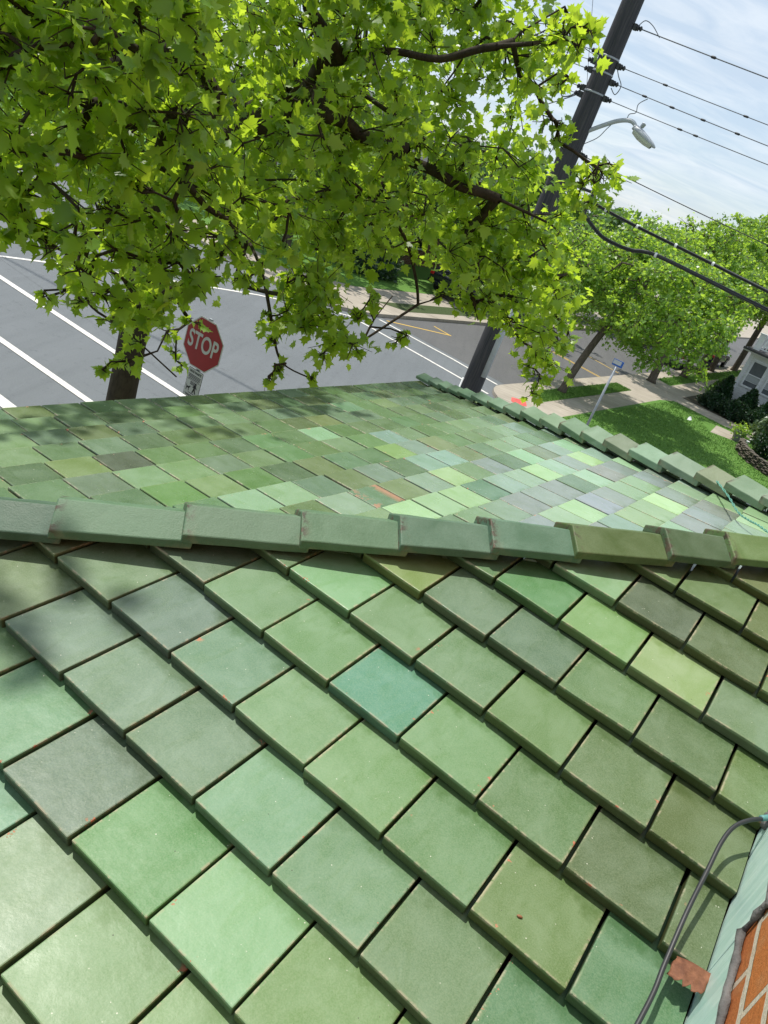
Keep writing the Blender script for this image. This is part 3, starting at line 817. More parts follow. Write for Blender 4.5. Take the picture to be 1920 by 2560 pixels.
tact = struct(sheet('tactile_paving', [(2.52, 25.42), (3.02, 25.62), (3.05, 25.05), (2.72, 24.55), (2.50, 24.95)], 0.138, M_red, pav), 'structure')
tb = MB()
for k in range(9):
    for q in range(6):
        p = np.array([2.62 + 0.05 * q + 0.008 * k, 24.85 + 0.078 * k + 0.02 * q, 0.138])
        tb.lathe(p, [(0.016, 0), (0.010, 0.006)], UP, 6)
obj('tactile_dome', tb, M_red, tact)
tact2 = sheet('tactile_paving', [(-6.5, 28.95), (-4.98, 28.6), (-4.80, 29.1), (-6.35, 29.55)], 0.147, M_red, far_pav)
# painted lines (sheets just above the asphalt)
def line(name, pts, width, z, mat, parent):
    mb = MB(); vs = []; fs = []
    P = [np.array([p[0], p[1], z]) for p in pts]
    for i, p in enumerate(P):
        d = unit(P[min(i + 1, len(P) - 1)] - P[max(i - 1, 0)]); s_ = np.array([-d[1], d[0], 0]) * width / 2
        vs += [p - s_, p + s_]
    for i in range(len(P) - 1):
        fs.append((2 * i, 2 * i + 2, 2 * i + 3, 2 * i + 1))
    mb.add(vs, fs)
    return obj(name, mb, mat, parent)
line('edge_line', [(-15.5, 14.6), (-13.6, 17.2), (-11.88, 19.65), (-10.63, 21.43), (-8.6, 23.95), (-6.68, 26.16), (-4.69, 27.81), (-3.9, 28.25)], 0.13, 0.012, M_line, road)
line('crosswalk_line', [(-15.2, 20.15), (-10.88, 18.11), (-7.02, 16.29), (-4.88, 15.31), (-2.2, 14.1)], 0.17, 0.012, M_line, road)
line('crosswalk_line', [(-13.2, 16.7), (-8.55, 14.53), (-5.97, 13.34), (-3.6, 12.25)], 0.17, 0.012, M_line, road)
line('stop_line', [(-13.0, 14.9), (-6.95, 12.05), (-4.2, 10.75)], 0.26, 0.012, M_line, road)
line('crosswalk_line', [(-2.86, 29.63), (0.29, 27.96), (1.40, 27.22), (2.02, 26.84)], 0.13, 0.013, M_line, road)
line('crosswalk_line', [(-3.9, 28.35), (-3.0, 27.92), (-0.54, 26.52), (1.46, 25.33), (1.74, 25.15)], 0.13, 0.013, M_line, road)
line('yellow_line', [(-2.6, 29.9), (-0.18, 31.75)], 0.09, 0.013, M_yline, road)
line('yellow_line', [(-0.9, 32.3), (-0.10, 31.72)], 0.09, 0.014, M_yline, road)
line('yellow_line', [(4.4, 37.1), (5.82, 36.05), (6.9, 35.25)], 0.07, 0.013, M_yline, road)
line('yellow_line', [(4.6, 37.15), (6.02, 36.10), (7.0, 35.38)], 0.07, 0.013, M_yline, road)
line('yellow_line', [(6.3, 39.9), (7.41, 38.86), (8.0, 38.25)], 0.08, 0.013, M_yline, road)

# grass blades on the strips and the near lawn edge: nobody could count them
def blades(name, polys, n, hgt, seed, mat, z):
    g = np.random.default_rng(seed); P = []
    for poly, share in polys:
        a = np.array(poly); k = int(n * share); i = g.uniform(size=(k, 2))
        p = (a[0] * ((1 - i[:, :1]) * (1 - i[:, 1:])) + a[1] * (i[:, :1] * (1 - i[:, 1:])) + a[2] * (i[:, :1] * i[:, 1:]) + a[3] * ((1 - i[:, :1]) * i[:, 1:]))
        P.append(p)
    P = np.vstack(P)
    P = P[~((np.abs(P[:, 0] - 12.05) < .85) & (np.abs(P[:, 1] - 33.3) < 1.0))]; k = len(P)
    an = g.uniform(0, 6.28, k); h = hgt * g.uniform(.5, 1.4, k); wd = 0.012 * g.uniform(.8, 1.8, k)
    b = np.c_[P, np.full(k, z)]; dx = np.c_[np.cos(an), np.sin(an), np.zeros(k)] * wd[:, None]
    ln = np.c_[g.normal(0, .4, k), g.normal(0, .4, k), np.ones(k)] * h[:, None]
    V = np.stack([b - dx, b + dx, b + ln], 1).reshape(-1, 3)
    F = np.arange(3 * k).reshape(-1, 3)
    o = npmesh(name, V, F, mat, None, {'lc': np.repeat(g.uniform(0, 1, k), 3)})
    o['kind'] = 'stuff'; o['label'] = 'short green grass blades on the lawn and kerb strips'; o['category'] = 'grass'
    return o
def blade_mat():
    t = NT('grass_blade'); a = t.attr('lc')
    c = t.mix(a, (0.085, 0.20, 0.032), (0.20, 0.34, 0.065))
    return t.done(t.bsdf(c, 0.6, None, 0.3))
M_blade = blade_mat()
blades('grass', [(ns((-10.13, 25.3), (-9.4, 25.1), (-9.4, 34.2), (-10.13, 34.2)), 0.16), (ns((-10.13, 40.3), (-9.4, 40.2), (-9.4, 60), (-10.13, 60)), 0.14),
                 (ns((-8.3, 23.7), (6, 23.7), (6, 36.5), (-8.1, 36.5)), 0.70)], 90000, 0.055, 4, M_blade, 0.13)
# ------------------------------------------------------------------ trees
LO = leaf_outline()
def leaf_tpl(kind):
    if kind == 'full':
        half = LO
        pts = [(0.0, 0.36)] + half + [(-x, y) for x, y in half[-2:0:-1]]
    elif kind == 'mid':
        half = [(0.0, 0.0), (0.45, 0.05), (0.32, 0.22), (0.60, 0.45), (0.28, 0.55), (0.0, 1.0)]
        pts = [(0.0, 0.36)] + half + [(-x, y) for x, y in half[-2:0:-1]]
    else:
        half = [(0.0, 0.0), (0.52, 0.28), (0.22, 0.60), (0.0, 1.0)]
        pts = [(0.0, 0.4)] + half + [(-x, y) for x, y in half[-2:0:-1]]
    n = len(pts) - 1
    F = np.array([(0, 1 + i, 1 + (i + 1) % n) for i in range(n)])
    P = np.array([(x, y, 0.16 * abs(x) - 0.26 * (y - 0.2) ** 2 * (1 if y > .2 else 0)) for x, y in pts])
    return P, F
TPL = {k: leaf_tpl(k) for k in ('full', 'mid', 'small')}

def leaf_mat(name, dark, mid, bright, trans, tw=0.42, bump=True):
    t = NT(name); a = t.attr('lc')
    r = t.n('ShaderNodeValToRGB'); t.set(r.inputs[0], a)
    cr = r.color_ramp; cr.elements[0].color = dark + (1,); cr.elements[1].color = bright + (1,)
    e = cr.elements.new(0.55); e.color = mid + (1,)
    c = r.outputs[0]
    geo = t.n('ShaderNodeNewGeometry')
    back = t.mix(0.45, c, (0.16, 0.22, 0.10))
    cc = t.mix(geo.outputs['Backfacing'], c, back)
    p = t.bsdf(cc, 0.36, None, 0.55)
    tr = t.n('ShaderNodeBsdfTranslucent', {'Color': t.mix(1.0, t.mix(0.6, c, trans), (2.45, 2.25, 1.15), 'MULTIPLY')})
    mx = t.n('ShaderNodeMixShader', {0: tw, 1: p.outputs[0], 2: tr.outputs[0]})
    return t.done(mx)
M_leaf = leaf_mat('plane_tree_leaf', (0.070, 0.160, 0.024), (0.145, 0.265, 0.038), (0.30, 0.41, 0.080), (0.29, 0.41, 0.035), 0.55)
M_leaf2 = leaf_mat('tree_leaf_mid', (0.085, 0.180, 0.036), (0.150, 0.265, 0.055), (0.26, 0.37, 0.095), (0.24, 0.38, 0.05), 0.5)
M_leaf3 = leaf_mat('tree_leaf_deep', (0.040, 0.095, 0.026), (0.070, 0.150, 0.040), (0.13, 0.22, 0.06), (0.14, 0.26, 0.05), 0.42)
def bark(name, a, b):
    t = NT(name); co = t.coord()
    st = t.n('ShaderNodeMapping', {'Vector': co, 'Scale': (1, 1, 0.35)}).outputs[0]
    f = t.noise(st, 7, 5, 0.65, 0.5); g = t.noise(st, 30, 4, 0.7)
    c = t.mix(t.rng(f, 0.3, 0.7), a, b); c = t.mix(t.rng(g, 0.5, 0.7, 0, 0.5), c, tuple(x * .45 for x in a))
    return t.done(t.bsdf(c, 0.9, t.bump(t.math('ADD', f, t.math('MULTIPLY', g, .5)), 0.8, 0.02), 0.2))
M_bark = bark('bark_dark', (0.034, 0.027, 0.019), (0.070, 0.057, 0.041))
M_bark2 = bark('bark_grey', (0.075, 0.060, 0.045), (0.15, 0.125, 0.095))

def tree(name, label, trunk, blobs, leaf_len, per_blob, seed, mleaf, mbark, kind='mid', r0=0.2, group=None, twigs=6, balls=0, smalltwig=0.004, up=0.7, extra=None):
    g = np.random.default_rng(seed)
    trunk = [np.asarray(p, float) for p in trunk]
    root = thing(name, label, 'tree', trunk[0], group)
    # nodes
    pos = []; par = []; own = []
    def addn(p, pr):
        pos.append(np.asarray(p, float)); par.append(pr); own.append(0); return len(pos) - 1
    tr = smooth_path(trunk, 4)
    last = -1; tn = []
    for p in tr:
        last = addn(p, last); tn.append(last)
    start = len(tr) // 3
    wts = []
    for wt_, path in (extra or []):
        P = smooth_path([np.asarray(q, float) for q in path], 4)
        A = np.array(pos); l = int(np.argmin(((A - P[0]) ** 2).sum(1)))
        for p in P[1:]:
            l = addn(p, l)
        wts.append((l, wt_))
    B = np.asarray(blobs, float)
    top = np.array(trunk[-1])
    order = np.argsort(((B[:, :3] - top) ** 2).sum(1))
    ends = []
    for bi in order:
        c = B[bi, :3]
        A = np.array(pos)
        d = np.linalg.norm(A - c, axis=1)
        # prefer limbs that lie lower and inward
        cost = d + 0.35 * np.maximum(0, A[:, 2] - c[2] + 0.1) + 0.12 * np.linalg.norm(A - top, axis=1)
        cost[:start] = 1e9
        k = int(np.argmin(cost)); p0 = pos[k]; dist = d[k]
        nseg = max(2, int(dist / 0.35))
        off = g.normal(0, 0.10, 3) * min(dist, 2.0) + UP * 0.10 * min(dist, 2)
        l = k
        for i in range(1, nseg + 1):
            f = i / nseg
            q = p0 + (c - p0) * f + off * math.sin(math.pi * f) + g.normal(0, 0.02, 3)
            l = addn(q, l)
        ends.append((bi, l))
    # pipe model radii
    n = len(pos); cnt = np.zeros(n)
    for bi, l in ends:
        cnt[l] += 1
    for l, wt_ in wts:
        cnt[l] += wt_ * 0.6
    for i in range(n - 1, -1, -1):
        if par[i] >= 0:
            cnt[par[i]] += max(cnt[i], 0.3)
    rad = np.maximum(0.0075, r0 * (np.maximum(cnt, 0.5) / max(cnt.max(), 1)) ** 0.52)
    # trunk mesh
    mb = MB()
    rt = [max(r0 * (1.28 - 0.45 * i / len(tr)) * (1.35 if i == 0 else 1), rad[i]) for i in range(len(tr))]
    mb.tube(tr, rt, 14)
    t_o = obj('trunk', mb, mbark, root, smooth=True)
    # limbs as quads
    ns_ = 6
    V = []; F = []
    pa = np.array(pos)
    for i in range(len(tr), n):
        a, b = pa[par[i]], pa[i]
        d = b - a; ln = np.linalg.norm(d)
        if ln < 1e-5: continue
        d /= ln; ref = np.cross(d, (0, 0, 1) if abs(d[2]) < .9 else (1, 0, 0)); ref /= np.linalg.norm(ref); bb = np.cross(d, ref)
        ra = min(rad[par[i]], rad[i] * 1.35); rb = rad[i]
        o = len(V)
        for p, r in ((a - d * ra * 0.3, ra), (b + d * rb * 0.3, rb)):
            for k in range(ns_):
                an = 2 * math.pi * k / ns_
                V.append(p + r * (math.cos(an) * ref + math.sin(an) * bb))
        for k in range(ns_):
            F.append((o + k, o + (k + 1) % ns_, o + ns_ + (k + 1) % ns_, o + ns_ + k))
    # twigs + leaves
    LP, LD = [], []; rmean = float(np.median(B[:, 3]))
    for bi, l in ends:
        c = B[bi, :3]; r = B[bi, 3]
        for _ in range(twigs):
            v = g.normal(size=3); v /= np.linalg.norm(v); v[2] *= 0.8
            e = c + v * r * g.uniform(.7, 1.45)
            m_ = c + v * r * 0.5 + g.normal(0, 0.06 * r, 3) + UP * 0.05 * r
            st = pa[l] if g.uniform() < .7 else pa[par[l]]
            for a, b, r1, r2 in ((st, m_, smalltwig * 1.5, smalltwig), (m_, e, smalltwig, smalltwig * .6)):
                d = b - a; ln = np.linalg.norm(d)
                if ln < 1e-4: continue
                d /= ln; ref = np.cross(d, (0, 0, 1) if abs(d[2]) < .9 else (1, 0, 0)); ref /= np.linalg.norm(ref); bb = np.cross(d, ref)
                o = len(V)
                for p, rr_ in ((a, r1), (b, r2)):
                    for k in range(ns_):
                        an = 2 * math.pi * k / ns_
                        V.append(p + rr_ * (math.cos(an) * ref + math.sin(an) * bb))
                for k in range(ns_):
                    F.append((o + k, o + (k + 1) % ns_, o + ns_ + (k + 1) % ns_, o + ns_ + k))
            nl = max(1, int(per_blob * min(1.6, (r / rmean) ** 1.6) / twigs * g.uniform(.6, 1.4) + g.uniform()))
            f = g.uniform(.15, 1.08, nl)
            p = np.where(f[:, None] < .5, st + (m_ - st) * (f[:, None] / .5), m_ + (e - m_) * ((f[:, None] - .5) / .5))
            p = p + g.normal(0, 0.20 * r, (nl, 3))
            LP.append(p); LD.append(np.repeat((v * 0.8)[None], nl, 0))
    npmesh('limbs', V, F, mbark, root, smooth=True)
    P = np.vstack(LP); D = np.vstack(LD); k = len(P)
    d = D + g.normal(0, .75, (k, 3)) + np.array([0, 0, -0.55]); d /= np.linalg.norm(d, axis=1, keepdims=True)
    nn = g.normal(0, .62, (k, 3)) + np.array([0, 0, up]) + D * 0.35
    nn -= d * (nn * d).sum(1, keepdims=True); nn /= np.linalg.norm(nn, axis=1, keepdims=True)
    xx = np.cross(d, nn)
    tp, tf = TPL[kind]
    sz = leaf_len * np.clip(g.normal(1, .32, k), .35, 1.9)
    wx = g.uniform(.68, 1.08, k); curl = g.uniform(-.6, 1.9, k)
    V = (P[:, None, :] + sz[:, None, None] * ((tp[None, :, 0] * wx[:, None])[..., None] * xx[:, None] + tp[None, :, 1, None] * d[:, None] + (tp[None, :, 2] * curl[:, None])[..., None] * nn[:, None])).reshape(-1, 3)
    F = (tf[None] + (np.arange(k) * len(tp))[:, None, None]).reshape(-1, 3)
    lc = np.clip(g.normal(.45, .27, k), 0, 1)
    npmesh('crown', V, F, mleaf, root, {'lc': np.repeat(lc, len(tp))})
    for q in range(balls):
        b = P[g.integers(k)]; 
        mbb = MB(); e = b - UP * g.uniform(.09, .16)
        mbb.tube([b, b * .5 + e * .5 + g.normal(0, .006, 3), e], 0.0018, 4)
        rr_ = 0.016
        mbb.lathe(e - UP * rr_ * 2, [(0.001, 0), (rr_ * .75, rr_ * .35), (rr_, rr_), (rr_ * .75, rr_ * 1.65), (0.001, rr_ * 2)], UP, 8)
        obj('seed_ball', mbb, M_seedball, root, smooth=True)
    return root
M_seedball = simple('seed_ball_brown', (0.07, 0.05, 0.025), 0.9, 0.3, 60, 0.5, 200)

